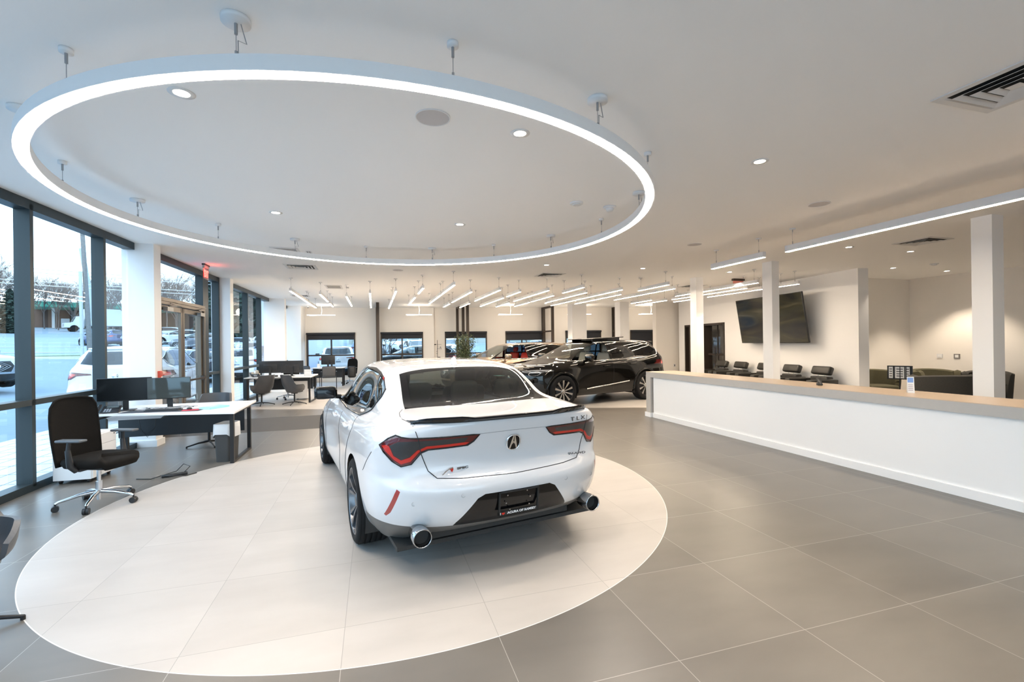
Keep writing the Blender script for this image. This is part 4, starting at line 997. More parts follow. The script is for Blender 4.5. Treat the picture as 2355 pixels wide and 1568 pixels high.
        sh.cut('air_intake#%d' % sg, 'rear', m_([(.90, .44), (.90, .60), (.80, .66), (.62, .44)]), lambda c, sg=sg: c.x > 3.0 and c.y * sg > 0)
    sh.cut('grille', 'rear', [(-.36, .56), (-.46, .76), (-.36, .92), (.36, .92), (.46, .76), (.36, .56)], lambda c: c.x > 3.2)
    sh.cut('windshield', 'top', [(2.58, -.68), (2.80, 0), (2.58, .68), (1.78, .58), (1.80, 0), (1.78, -.58)], lambda c: c.z > 1.15)
    sh.cut('sunroof', 'top', [(1.48, -.45), (1.52, 0), (1.48, .45), (.0, .47), (.0, -.47)], lambda c: c.z > 1.5)
    sh.cut('rear_window', 'rear', [(-.66, 1.30), (-.60, 1.56), (.60, 1.56), (.66, 1.30), (.4, 1.27), (-.4, 1.27)], lambda c: c.x < -.5)
    sh.cut('lower_bumper', 'rear', [(-1.1, .0), (-1.1, .50), (1.1, .50), (1.1, 0)], lambda c: c.x < -.42 or c.x > 3.3)
    drop = ['arch#%d%g' % (s_, w_) for s_ in (1, -1) for w_ in (0, 2.89)] + (['front_window#1'] if open_window else [])
    par = {}
    for s_ in (1, -1):
        par['light_bar#%d' % s_] = 'tail_lamp#%d' % s_; par['headlamp_trim#%d' % s_] = 'headlamp#%d' % s_
        for q in ('front_window#%d', 'side_window#r%d', 'side_window#q%d'): par[q % s_] = 'window_surround#%d' % s_
    o = sh.emit(dict(body=paint, window_surround=GBLK, front_window=GCLR, side_window=GDARK, rear_window=GDARK, windshield=GCLR, sunroof=GBLK, tail_lamp=REDD, light_bar=REDB, headlamp=LCLEAR, headlamp_trim=SMOKE, air_intake=SATB, grille=SATB, lower_bumper=SATB), par, t, drop)
    body = o['body']
    for sg in (1, -1):
        gpts = [(2.66, 1.145), (1.2, 1.14), (-.2, 1.195), (-.57, 1.262), (-.64, 1.39)]
        tubep('window_trim', sh.line('side', gpts, sg, .004), .011, CHROME, o['window_surround#%d' % sg])
        tubep('window_trim', sh.line('side', [(-.64, 1.39), (-.31, 1.55), (.2, 1.62), (1.1, 1.635), (1.60, 1.615)], sg, .002), .008, CHROME, o['window_surround#%d' % sg])
        for gx in ([(1.21, 1.14), (1.2, .9), (1.21, .36)], [(.30, 1.18), (.22, 1.0), (.42, .7), (.50, .36)], [(2.45, 1.10), (2.40, .8), (2.42, .36)]):
            tubep('panel_gap', sh.line('side', gx, sg, .0), .003, MATS['panel_gap'], body)
        tubep('sill_trim', sh.line('side', [(2.15, .43), (1.3, .50), (.66, .565)], sg, .006), .019, CHROME, body)
        for wx in (0, 2.89):
            pts = [(wx + .47 * math.cos(a), .40 + .47 * math.sin(a)) for a in [R(-8) + R(196) * k / 20 for k in range(21)]]
            tubep('arch_trim', sh.line('side', pts, sg, .0), .028, SATB if paint is not PBLACK else GBLK, body)
            well(t, wx, sg * .55, sg * .955, .455, .40); wheel(t, wx, sg * .875, .405, .245, .292, sg, 'ten', RIMB, RIMS)
        for hx, hz in ((1.45, 1.0), (.50, 1.03)):
            p = sh.hit('side', (hx, hz), sg); b = B(); b.rbox(-.11, -.016, -.015, .11, .016, .015, .013, 3, Matrix.Translation(p + Vector((0, sg * .028, 0)))); b.rbox(-.1, -.02, -.01, .1, .005, .01, .005, 2, Matrix.Translation(p)); b.build('door_handle', paint, body)
        b = B(); q = Vector((2.12, sg * 1.08, 1.235)); b.rbox(-.06, -.13, -.085, .09, .13, .085, .055, 4, Matrix.Translation(q)); b.tube([(2.14, sg * .86, 1.14), (2.14, sg * 1.0, 1.17)], .03, 8); mm = b.build('side_mirror', paint, t)
        b = B(); b.rbox(-.066, -.11, -.066, -.055, .11, .066, .012, 2, Matrix.Translation(q)); b.build('mirror_glass', mat('mirror', (.25, .26, .28), .03, 1), mm)
    # front badge + grille diamond, rear plate
    for rr_ in (.10, .19, .28):
        pts = [(rr_ * 1.25, .74), (0, .74 + rr_ * .62), (-rr_ * 1.25, .74), (0, .74 - rr_ * .62)]
        tubep('grille_bar', sh.line('rear', pts, 1, .004, .05, True), .006, ALU, o['grille'], closed=True)
    p = sh.hit('rear', (0, .74), 1); b = B(); b.lathe([(0, .012), (.06, .012), (.07, .0)], 24, 'x', Matrix.Translation(p)); b.build('badge', CHROME, o['grille'])
    p = sh.hit('rear', (0, .88), -1); b = B(); b.box(-.02, -.155, -.08, -.005, .155, .08, Matrix.Translation(p)); pl = b.build('license_plate', mat('plate_white', (.75, .78, .8), .5), t)
    b = B(); b.box(-.022, -.12, -.035, -.0205, .12, .035, Matrix.Translation(p)); b.build('plate_field', mat('plate_grey', (.25, .27, .3), .5), pl)
    p = sh.hit('rear', (0, 1.03), -1); b = B(); b.lathe([(0, -.012), (.05, -.012), (.058, .0)], 24, 'x', Matrix.Translation(p)); b.build('badge', CHROME, body)
    b = B(); b.rbox(-.68, -.58, 1.60, -.38, .58, 1.645, .018, 3); b.build('spoiler', paint, t)
    b = B(); b.box(-.7, -.80, .44, 2.6, .80, .48); b.box(2.2, -.7, .7, 2.6, .7, 1.10); b.box(-.85, -.8, .27, 3.5, .8, .30); b.box(.5, -.9, .27, 2.38, .9, .40); b.build('cabin_floor', CABIN, t)
    sm = seatm or SEATG
    seat(t, .42, 0, .62, 1.3, sm, .62, heads=3)
    for sg in (1, -1): seat(t, 1.42, sg * .40, .60, .54, sm, .68)
    if detail == 'open_roof':
        b = B(); M_ = Matrix.Translation((1.0, 0, 1.74)) @ Matrix.Rotation(R(2.5), 4, 'Y'); b.rbox(-.62, -.5, -.012, .62, .5, .012, .01, 2, M_); b.box(-.5, -.45, -.08, .5, -.42, -.01, M_); b.box(-.5, .42, -.08, .5, .45, -.01, M_); b.build('sunroof_panel', GBLK, t)
        for sg in (1, -1): b = B(); b.rbox(-.12, -.06, .0, .12, .06, .04, .015, 2, Matrix.Translation((-.25 + .0, sg * .3, 1.66))); 
    return t
suv = make_suv('glossy black seven-seat SUV with open sunroof and tan seats, behind the white sedan', PBLACK, detail='open_roof', seatm=mat('seat_parchment', (.42, .38, .32), .6))
suv.location = (7.46, 12.86, 0.0); suv.rotation_euler = (0, 0, math.atan2(-.68, -2.78)); suv.scale = (1.05,) * 3
gold = make_suv('bronze coloured SUV with red front seats, mostly hidden behind the black SUV', PGOLD, seatm=mat('seat_red', (.55, .03, .015), .5))
gold.location = (6.15, 16.25, 0); gold.rotation_euler = suv.rotation_euler; gold.scale = (1.03,) * 3

# ------------------------------------------------------------------ office chairs
def task_chair(label, loc, rz, group=None, scale=1.0):
    t = thing('task_chair', label, 'chair', loc, rz, group, scale)
    b = B(); rows = []
    for k in range(9):
        s_ = k / 8; z = .44 + .66 * s_; y = -.22 - .10 * math.sin(s_ * 1.2) - .03 * (1 - s_) ; hw = .232 + .015 * math.sin(PI * s_) - (.04 * max(0, (s_ - .85) / .15))
        rows.append([(hw * q, y + .055 * q * q, z - (0 if s_ < 1 else .02 * abs(q) ** 4)) for q in [(-1 + j / 5) for j in range(11)]])
    b.grid(rows); b.grid([[(x, y - .018, z) for x, y, z in r_] for r_ in rows]); bk = b.build('backrest', MESHF, t, fix=False)
    edge = [rows[k][0] for k in range(9)] + [rows[8][j] for j in range(1, 10)] + [rows[k][10] for k in range(8, -1, -1)] + [rows[0][j] for j in range(9, 0, -1)]
    b = B(); b.tube([(x, y - .009, z) for x, y, z in edge], .013, 6, closed=True); b.build('back_frame', MESHF, bk)
    b = B(); rr_ = []
    for (z, k_) in ((.415, .80), (.425, .98), (.47, 1.06), (.50, 1.03), (.515, .9), (.52, 0)):
        rr_.append([(.25 * k_ * (abs(math.cos(a)) ** .55) * (1 if math.cos(a) > 0 else -1), .03 + .25 * k_ * (abs(math.sin(a)) ** .6) * (1 if math.sin(a) > 0 else -1), z - (.03 if math.sin(a) > .8 else 0) * 1) for a in [2 * PI * i / 32 for i in range(32)]])
    b.grid(rr_, closed=True); b.build('seat', MESHF, t)
    b = B(); b.rbox(-.09, -.14, .37, .09, .14, .44, .02); b.tube([(0, -.1, .40), (0, -.26, .42), (0, -.31, .50), (0, -.30, .60)], .022, 8); b.rbox(-.24, -.03, .395, .24, .05, .425, .01); b.build('mechanism', BLACKP, t)
    for sg in (-1, 1):
        b = B(); b.tube([(sg * .24, .01, .41), (sg * .29, .0, .46), (sg * .295, -.02, .62)], [.03, .03, .022], 8); b.cyl((sg * .295, -.02, .60), (sg * .29, -.01, .70), .017); a_ = b.build('armrest', BLACKP, t)
        b = B(); b.rbox(sg * .29 - .045, -.12, .70, sg * .29 + .045, .14, .725, .012); b.build('arm_pad', mat('arm_pad_grey', (.09, .1, .11), .5), a_)
    b = B(); b.cyl((0, 0, .12), (0, 0, .24), .03); b.cyl((0, 0, .22), (0, 0, .38), .018); b.cyl((0, 0, .05), (0, 0, .12), .02)
    ba = b.build('gas_lift', ALU, t)
    for k in range(5):
        a = 2 * PI * k / 5 + .49; c, s_ = math.cos(a), math.sin(a)
        b = B(); b.tube([(.02 * c, .02 * s_, .135), (.15 * c, .15 * s_, .125), (.30 * c, .30 * s_, .09), (.325 * c, .325 * s_, .075)], [.022, .018, .014, .012], 8); lg = b.build('leg', ALU, t)
        b = B(); nn_ = (-s_, c)
        for q in (-.014, .014): b.cyl((.325 * c + nn_[0] * (q - .011), .325 * s_ + nn_[1] * (q - .011), .030), (.325 * c + nn_[0] * (q + .011), .325 * s_ + nn_[1] * (q + .011), .030), .030, n=18)
        b.cyl((.325 * c, .325 * s_, .03), (.325 * c, .325 * s_, .08), .008); b.build('caster', BLACKP, lg)
    return t
def shell_chair(label, loc, rz, group='grey swivel guest chairs', m=LEATHER):
    t = thing('shell_chair', label, 'chair', loc, rz, group)
    def ring(z, k, lean):
        pts = []
        return pts
    N = 40; out, inn = [], []
    for j in range(8):
        s_ = j / 7; ro, ri = [], []
        for i in range(N + 1):
            a = R(-148 + 296 * i / N)          # 0 = back
            back = max(0.0, math.cos(a)); arm = min(1, max(0, (abs(math.degrees(a)) - 48) / 26)); arm = arm * arm * (3 - 2 * arm)
            top = .88 * (1 - arm) + .60 * arm; fr = max(0, (abs(math.degrees(a)) - 120) / 28)
            top = top * (1 - .16 * fr); z0 = .36 + .03 * 0
            z = z0 + (top - z0) * s_
            r_ = .20 + .085 * min(1, s_ * 2.2) + .055 * s_ * (.6 + .4 * back)
            x, y = r_ * 1.02 * math.sin(a), -r_ * math.cos(a) * (1.0 + (.12 * s_ if abs(a) < PI / 2 else 0))
            if abs(a) > PI / 2: y *= .86
            ro.append((x, y, z)); q = (r_ - .032) / r_; ri.append((x * q, y * q, z + (.004 if j == 7 else 0)))
        out.append(ro); inn.append(ri)
    b = B(); b.grid(out); b.grid(inn); b.grid([out[-1], inn[-1]]); b.grid([[r_[0] for r_ in out], [r_[0] for r_ in inn]]); b.grid([[r_[-1] for r_ in out], [r_[-1] for r_ in inn]])
    b.lathe([(0, .345), (.15, .35), (.205, .362)], 32); b.build('shell', m, t)
    b = B(); b.lathe([(0, .47), (.17, .468), (.222, .45), (.232, .42), (.22, .37), (0, .365)], 32, o=(0, .01, 0)); b.build('seat', m, t)
    b = B(); b.cyl((0, 0, .06), (0, 0, .35), .022); b.cyl((0, 0, .32), (0, 0, .35), .09); b.build('post', BLACKM, t)
    for k in range(4):
        a = PI / 4 + k * PI / 2; c, s_ = math.cos(a), math.sin(a)
        b = B(); b.tube([(0, 0, .075), (.16 * c, .16 * s_, .06), (.335 * c, .335 * s_, .02)], [.018, .014, .011], 8); b.cyl((.33 * c, .33 * s_, 0), (.33 * c, .33 * s_, .025), .013); b.build('leg', BLACKM, t)
    return t
def guest_chair(label, loc, rz, group=None):
    t = thing('guest_chair', label, 'chair', loc, rz, group)
    b = B(); b.rbox(-.25, -.22, .43, .25, .25, .49, .025); b.build('seat', LEATHER, t)
    b = B(); b.rbox(-.25, -.03, 0, .25, .03, .40, .05, 4, Matrix.Translation((0, -.25, .50)) @ Matrix.Rotation(R(8), 4, 'X')); b.build('backrest', LEATHER, t)
    for sg in (-1, 1):
        for y, h in ((-.22, .66), (.22, .66)): b = B(); b.tube([(sg * .28, y * 1.08, 0), (sg * .28, y, h)], .012, 8); b.build('leg', BLACKM, t)
        b = B(); b.rbox(sg * .28 - .022, -.24, .655, sg * .28 + .022, .24, .685, .01); b.build('armrest', BLACKP, t)
    return t
task_chair('black mesh task chair with polished five-star base at the nearest desk', (-2.90, 6.14, 0), R(-110), scale=1.06)
task_chair('black task chair with silver base behind the far desk, seen between two grey chairs', (-2.66, 16.35, 0), R(165))
task_chair('black task chair by the window behind the third desk at the back wall', (-1.05, 22.0, 0), R(150))
shell_chair('dark shell chair cut off by the left edge of the picture, near the floor circle', (-2.46, 3.60, 0), R(-122), None)
shell_chair('grey shell chair tucked behind the nearest desk', (-2.76, 9.2, 0), R(165))
shell_chair('grey shell chair with arm to the left in front of the far desk, left one', (-3.14, 14.95, 0), R(50))
shell_chair('grey shell chair with arm to the right in front of the far desk, right one', (-2.24, 14.78, 0), R(-55))
guest_chair('grey four-legged guest chair in front of the third desk, right one', (-1.72, 19.75, 0), R(5), 'guest chairs at the third desk')
guest_chair('grey four-legged guest chair in front of the third desk, left one', (-2.52, 20.6, 0), R(-35), 'guest chairs at the third desk')

# ------------------------------------------------------------------ desks
DGREY = mat('desk_panel', (.016, .02, .026), .4)
def desk(label, loc, rz, w_, d_, h=.76, chamfer=0.0):
    t = thing('desk', label, 'desk', loc, rz)
    poly = [(0, 0), (w_, 0), (w_, d_), (0, d_)] if not chamfer else [(0, chamfer), (w_, -.10), (w_ - .04, d_), (0, d_)]
    b = B(); b.prism(poly, h - .028, h); b.build('desktop', WGLOSS, t)
    for x in (w_ - .09, .10):
        b = B(); z1 = h - .028
        b.box(x, .02, 0, x + .05, .08, z1); b.box(x, d_ - .42, 0, x + .05, d_ - .36, z1); b.box(x, .08, 0, x + .05, d_ - .42, .03); b.box(x, .08, z1 - .03, x + .05, d_ - .42, z1)
        b.build('leg_frame', BLACKM, t)
    b = B(); b.box(.05, d_ - .46, h - .44, w_ - .12, d_ - .44, h - .05); b.build('modesty_panel', DGREY, t)
    b = B(); b.prism([(.25, 0), (.95, 0), (.9, -.04), (.3, -.04)], .16, .42, 'y', Matrix.Translation((0, 0, h - .03))); b.build('cable_tray', mat('tray_grey', (.28, .29, .3), .4, .6), t)
    return t
desk('white desk with black loop legs nearest the camera on the left', (-3.84, 7.62, 0), 0, 1.90, 1.40, .765, .38)
desk('white desk with dark modesty panel, second from the camera', (-3.68, 15.15, 0), R(-4), 1.88, 1.3, .79, .1)
desk('small white desk at the back window, third from the camera', (-2.55, 20.9, 0), R(-6), 1.35, .8, .78)

def monitor(label, loc, rz, w_, h, z0, screen=True, m=None):
    t = thing('monitor', label, 'monitor', loc, rz)      # screen looks along -y
    b = B(); b.rbox(-w_ / 2, 0, z0, w_ / 2, .03, z0 + h, .006, 2); b.rbox(-w_ * .3, .03, z0 + h * .25, w_ * .3, .05, z0 + h * .7, .01, 2); b.build('screen_housing', BLACKP, t)
    b = B(); b.box(-w_ / 2 + .008, -.0015, z0 + .014, w_ / 2 - .008, 0, z0 + h - .008); b.build('screen', m or mat('screen_off', (.006, .007, .008), .12), t)
    b = B(); b.box(-.035, .05, .01, .035, .07, z0 + h * .5); b.rbox(-.12, -.05, 0, .12, .15, .012, .005, 2); b.build('stand', BLACKP, t)
    return t
DZ = .765
monitor('wide dark switched-off monitor on the nearest desk, left of two', (-3.60, 8.32, DZ), R(10), .66, .35, .145)
monitor('reflective monitor on the nearest desk, right of two', (-3.04, 8.36, DZ), R(10), .55, .33, .15, m=mat('screen_reflective', (.10, .12, .12), .04, .5))
monitor('monitor seen from behind on the second desk, left of two', (-3.05, 15.75, .79), R(175), .64, .37, .10)
monitor('monitor seen from behind on the second desk, right of two', (-2.42, 15.65, .79), R(172), .66, .38, .09)
monitor('monitor seen from behind on the third desk', (-1.88, 21.3, .78), R(178), .56, .40, .12)
def phone(label, loc, rz):
    t = thing('desk_phone', label, 'phone', loc, rz)
    M_ = Matrix.Rotation(R(25), 4, 'X')
    b = B(); b.rbox(-.10, -.09, .0, .12, .10, .025, .008, 2, Matrix.Translation((0, 0, .03)) @ M_); b.box(-.08, -.02, 0, .10, .08, .05); b.build('phone_base', BLACKP, t)
    b = B(); b.rbox(-.15, -.09, .03, -.105, .10, .06, .014, 3, Matrix.Translation((0, 0, .03)) @ M_); b.build('handset', BLACKP, t)
    b = B()
    for i in range(3):
        for j in range(4): b.box(-.06 + .03 * i, -.07 + .022 * j, .025, -.04 + .03 * i, -.056 + .022 * j, .029, Matrix.Translation((0, 0, .03)) @ M_)
    b.build('keypad', mat('key_grey', (.35, .4, .45), .5), t)
    b = B(); b.box(-.05, .04, .025, .09, .085, .027, Matrix.Translation((0, 0, .03)) @ M_); b.build('display', mat('lcd', (.10, .13, .14), .2), t)
phone('black desk phone with keypad at left end of the nearest desk', (-3.70, 8.14, DZ), R(8))
phone('black desk phone on the second desk beside the clutter box', (-3.42, 15.55, .79), R(30))
t = thing('keyboard', 'black keyboard on the dark desk mat', 'keyboard', (-3.02, 8.10, DZ + .003), R(-6))
b = B(); b.rbox(-.23, -.07, 0, .23, .07, .018, .004, 2); b.build('key_tray', BLACKP, t)
b = B()
for i in range(15):
    for j in range(5): b.box(-.215 + i * .0288, -.058 + j * .0235, .018, -.19 + i * .0288, -.038 + j * .0235, .024)
b.build('keys', mat('key_dark', (.04, .042, .045), .5), t)['kind'] = 'stuff'
t = B(); t.rbox(-.53, -.13, 0, .53, .14, .004, .001, 1); tag(t.build('desk_mat', mat('mat_charcoal', (.05, .055, .065), .8), loc=(-3.0, 8.04, DZ), rz=R(-8)), 'dark grey desk mat under the keyboard', 'desk mat')
t = B(); t.lathe([(0, .032), (.018, .031), (.03, .022), (.033, .006), (.03, .0)], 20); o = t.build('computer_mouse', BLACKP, loc=(-2.68, 8.08, DZ + .004)); o.scale = (1, 1.6, 1); tag(o, 'black computer mouse right of the keyboard', 'computer mouse')
t = B(); t.box(-.10, -.01, 0, .11, .12, .0015); tag(t.build('mat_print', mat('red_print', (.6, .03, .06), .6), loc=(-2.63, 7.92, DZ + .004), rz=R(8)), 'red printed patch at right end of the desk mat', 'print')
t = thing('folder', 'mint green folder with papers on the nearest desk', 'folder', (-2.38, 8.14, DZ), R(-32))
b = B(); b.box(-.09, -.17, 0, .13, .17, .03); b.build('cover', mat('mint_card', (.30, .72, .64), .6), t)
b = B(); b.box(-.08, -.175, .004, .12, -.17, .026); b.box(-.07, -.1, .03, .06, .05, .034); b.build('papers', mat('mint_paper', (.5, .82, .77), .7), t)
for k, (x, y, r_) in enumerate(((-2.22, 8.72, -20), (-2.17, 8.78, -32))):
    t = B(); t.box(-.14, -.11, 0, .14, .11, .006); tag(t.build('paper_sheet', PAPER, loc=(x, y, DZ + .007 * k), rz=R(r_)), ('white paper stack at the far corner of the nearest desk, lower sheet', 'white paper stack at the far corner of the nearest desk, upper sheet')[k], 'paper', 'papers on the nearest desk')
# laptop dock / cables
t = thing('cable_bundle', 'tangle of white and black cables between the two monitors', 'cable', (-3.16, 8.22, DZ))
random.seed(4)
for k in range(5):
    pts = [(-.3 + .02 * k, .05 * k, .01)]
    for j in range(6): pts.append((-.3 + .13 * (j + 1) + random.uniform(-.02, .02), .06 + .07 * math.sin(j * 1.3 + k) + .02 * k, .008 + .02 * abs(math.sin(j + k))))
    b = B(); b.tube(pts, .004, 6); b.build('cable', PAPER if k % 2 else BLACKP, t)
t = thing('cable_bundle', 'loop of thin black cable hanging below the nearest desk', 'cable', (-3.25, 8.25, 0))
for k in range(2):
    b = B(); b.tube([(-.15, 0, .72), (-.12, -.02, .5 - .05 * k), (-.03, -.02, .36 + .05 * k), (.06, 0, .5), (.08, 0, .70)], .004, 6); b.build('cable', BLACKP, t)
t = thing('power_strip', 'black power strip with tangled cord on floor behind task chair', 'power strip', (-2.55, 7.15, 0), R(20))
b = B(); b.rbox(-.14, -.03, 0, .14, .03, .035, .008, 2); b.build('strip_housing', BLACKP, t)
b = B(); b.tube([(.1, 0, .03), (.17, .06, .09), (.10, .12, .12), (.02, .06, .05), (-.1, .08, .02), (-.25, .0, .006), (-.4, .12, .006)], .006, 6); b.tube([(-.12, 0, .03), (-.05, -.1, .03), (.12, -.1, .006), (.24, -.02, .006)], .006, 6); b.build('cord', BLACKP, t)
# pedestal
t = thing('drawer_pedestal', 'white drawer pedestal on castors between window and task chair', 'cabinet', (-3.86, 7.17, 0), R(-3))
b = B(); b.box(0, 0, .05, .40, .52, .60); b.build('cabinet_body', WGLOSS, t)
for k, (z0, z1) in enumerate(((.055, .31), (.315, .45), (.455, .585))):
    b = B(); b.box(.40, .01, z0, .418, .51, z1); d_ = b.build('drawer', WGLOSS, t)
    if k == 2: b = B(); b.cyl((.418, .46, .55), (.424, .46, .55), .008); b.build('lock', BLACKM, d_)
for x in (.05, .35):
    for y in (.06, .46): b = B(); b.cyl((x - .012, y, .025), (x + .012, y, .025), .025); b.build('caster', BLACKP, t)
t = thing('drawer_pedestal', 'white drawer pedestal under the right end of the second desk', 'cabinet', (-2.42, 15.9, 0), R(-4))
b = B(); b.box(0, 0, .05, .40, .52, .60); b.build('cabinet_body', WGLOSS, t)
# bin
t = thing('waste_bin', 'dark grey waste bin with white liner under the nearest desk', 'waste bin', (-2.14, 7.92, 0), R(-10), scale=1.38)
def rr2(w_, d_, z, n=6, wave=0):
    return [(x, y, z + (wave * math.cos(2 * math.atan2(y, x)) if wave else 0)) for x, y in rrect(w_, d_, .035, n)]
b = B(); b.grid([rr2(.15, .21, .0), rr2(.15, .21, .003), rr2(.17, .25, .36, wave=.02)], True, closed=True); b.grid([rr2(.16, .24, .36, wave=.02), rr2(.14, .20, .01)], True, closed=True); b.add(rr2(.15, .21, .002), [tuple(range(28))]); b.build('bin_body', mat('bin_grey', (.05, .05, .05), .6), t)
LINER = mat('bin_liner', (.72, .73, .74), .5)
b = B(); b.grid([rr2(.185, .27, .25, wave=-.07), rr2(.183, .265, .33, wave=-.01), rr2(.178, .26, .405), rr2(.16, .235, .41), rr2(.15, .225, .25), rr2(.14, .20, .1)], True, closed=True); b.build('liner', LINER, t)
# second desk clutter
def small_box(name, label, cat, loc, dims, m, rz=0):
    b = B(); b.rbox(-dims[0] / 2, -dims[1] / 2, 0, dims[0] / 2, dims[1] / 2, dims[2], .004, 1); o = b.build(name, m, loc=loc, rz=rz); return tag(o, label, cat)
t = thing('paper_stand', 'white folded card holder at right end of the second desk', 'card holder', (-1.96, 15.55, .79), R(-20))
b = B(); b.box(-.13, 0, 0, .10, .012, .19); b.build('rear_card', PAPER, t); b = B(); b.box(-.10, -.05, 0, .13, -.04, .11); b.build('front_card', PAPER, t); b = B(); b.box(-.11, -.05, 0, .12, .01, .02); b.build('card_base', PAPER, t)
t = thing('supply_bin', 'cream box heaped with small supplies at left end of the second desk', 'box', (-3.50, 15.85, .79), R(0))
b = B(); b.box(-.12, -.09, 0, .12, .09, .10); b.build('box_body', mat('cream', (.55, .48, .38), .7), t)
random.seed(9)
for k in range(7):
    b = B(); x, y = random.uniform(-.09, .09), random.uniform(-.06, .06); b.rbox(x - .035, y - .03, .09, x + .035, y + .03, .13 + random.random() * .09, .01, 2, rotM(0)); b.build('item', (mat('cream', ()) if k % 3 else PAPER), t)
random.seed(12)
for k, (x, y, nm, lab, m_) in enumerate(((-3.22, 15.42, 'stapler', 'small black stapler on the second desk near the left monitor', BLACKP), (-2.85, 15.36, 'tape_dispenser', 'dark tape dispenser between the monitors of the second desk', BLACKP), (-2.66, 15.40, 'notepad', 'white notepad between the monitors of the second desk', PAPER), (-2.25, 15.35, 'notepad', 'white notepad below the right monitor of the second desk', PAPER))):
    small_box(nm, lab, nm.replace('_', ' '), (x, y, .79), (.14, .07, .05 if nm != 'notepad' else .025), m_, R(20 * k))
t = thing('tissue_box', 'small white box on the third desk', 'box', (-2.25, 21.2, .78)); b = B(); b.box(-.06, -.06, 0, .06, .06, .16); b.build('box_body', PAPER, t)
t = thing('backpack', 'black bag hanging on the chair at the third desk', 'bag', (-.92, 21.35, .30)); b = B(); b.rbox(-.17, -.1, 0, .17, .1, .5, .08, 4); b.build('bag_body', BLACKP, t)
b = B(); b.rbox(-.12, -.14, .05, .12, -.09, .25, .03, 3); b.build('pocket', SATB, t)

# ------------------------------------------------------------------ potted tree between the cars
def leaf_mesh():
    b = B(); b.add([(0, 0, 0), (.018, .04, .006), (0, .10, -.012), (-.018, .04, .006)], [(0, 1, 2, 3)]); return b
t = thing('potted_tree', 'bushy green potted fig tree between the back windows', 'plant', (3.56, 18.4, 0), scale=1.02)
b = B(); b.lathe([(0, .02), (.17, .02), (.19, 0), (.24, .5), (.25, .52), (.22, .52), (.21, .46), (0, .46)], 28); b.build('pot', mat('pot_grey', (.12, .12, .12), .6), t)
random.seed(3); b = B(); tips = []
for k in range(9):
    a = random.uniform(0, 2 * PI); p = Vector((0.03 * math.cos(a), .03 * math.sin(a), .46)); pts = [p.copy()]
    for j in range(7): p = p + Vector((math.cos(a) * .045 + random.uniform(-.03, .03), math.sin(a) * .045 + random.uniform(-.03, .03), .21 - .004 * j)); pts.append(p.copy()); tips.append(p.copy())
    b.tube(pts, [.012 - .0012 * j for j in range(8)], 6)
b.build('stems', mat('bark', (.12, .08, .05), .8), t)
GREEN = mat('leaf_green', (.075, .10, .05), .45, noise=(9, .45))
b = B(); lf = leaf_mesh()
for k in range(3400):
    c = random.choice(tips); q = Vector((random.gauss(0, .12), random.gauss(0, .12), random.gauss(0, .11)))
    p = c + q
    if p.z > 2.2 or p.z < .62 or math.hypot(p.x, p.y) > .42: continue
    M_ = Matrix.Translation(p) @ Matrix.Rotation(random.uniform(0, 2 * PI), 4, 'Z') @ Matrix.Rotation(random.uniform(-1.2, .9), 4, 'X') @ Matrix.Rotation(random.uniform(-.6, .6), 4, 'Y')
    b.add([v for v in lf.v], lf.f, False, M_)
b.build('foliage', GREEN, t, fix=False)['kind'] = 'stuff'

# wall rack with small letter marks
t = thing('wall_rack', 'thin black metal measuring mark rack on the back wall between windows', 'wall rack', tuple((BWM @ Vector((5.95 * K + .25, -.02, 0)))[:3]), rz=0)
t.matrix_world = BWM @ Matrix.Translation((6.27, -.02, 0))
b = B(); b.box(-.008, -.012, 1.05, .008, .0, 1.92); b.box(-.17, -.01, 1.70, .20, -.002, 1.71); b.box(0, -.02, 1.05, .14, .0, 1.09); b.box(-.22, -.012, 1.68, -.06, -.0, 1.725)
for z in (1.25, 1.36, 1.49): b.box(-.06 if z < 1.45 else 0, -.01, z, .06 if z > 1.45 else 0, -.002, z + .012)
b.build('rail', BLACKM, t)
b = B(); 
for sg in (1, -1): b.prism([(.15 + sg * .0, 1.60), (.15 + sg * .012, 1.60), (.15 + sg * .045, 1.47), (.15 + sg * .030, 1.47)], -.012, -.002, 'y')
b.build('letter_mark', BLACKM, t)

# ------------------------------------------------------------------ tv and the lounge
t = thing('television', 'large wall-mounted television tilted forward behind the column', 'television')
t.matrix_world = TVM @ Matrix.Translation((TVL - 2.56 * K, -.30, 1.62)) 
tilt = Matrix.Rotation(R(9), 4, 'X')
Wt, Ht = 1.41 * K, 1.46
def scr_mat():
    m = bpy.data.materials.new('tv_screen'); m.use_nodes = True; nt = m.node_tree; b_ = nt.nodes['Principled BSDF']
    b_.inputs['Base Color'].default_value = (.004, .004, .004, 1); b_.inputs['Roughness'].default_value = .10
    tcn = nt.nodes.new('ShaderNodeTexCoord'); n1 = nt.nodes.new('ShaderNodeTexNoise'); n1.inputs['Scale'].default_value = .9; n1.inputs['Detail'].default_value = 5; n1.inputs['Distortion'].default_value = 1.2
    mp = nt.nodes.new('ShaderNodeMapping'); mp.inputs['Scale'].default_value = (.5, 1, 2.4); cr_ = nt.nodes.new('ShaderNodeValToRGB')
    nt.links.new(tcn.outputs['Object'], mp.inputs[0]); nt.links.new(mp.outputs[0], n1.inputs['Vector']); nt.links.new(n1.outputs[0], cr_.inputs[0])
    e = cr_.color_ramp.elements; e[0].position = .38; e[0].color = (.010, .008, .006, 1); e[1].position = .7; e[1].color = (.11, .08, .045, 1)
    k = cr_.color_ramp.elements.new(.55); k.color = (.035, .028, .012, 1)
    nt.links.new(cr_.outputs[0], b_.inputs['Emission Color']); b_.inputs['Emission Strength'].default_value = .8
    return m
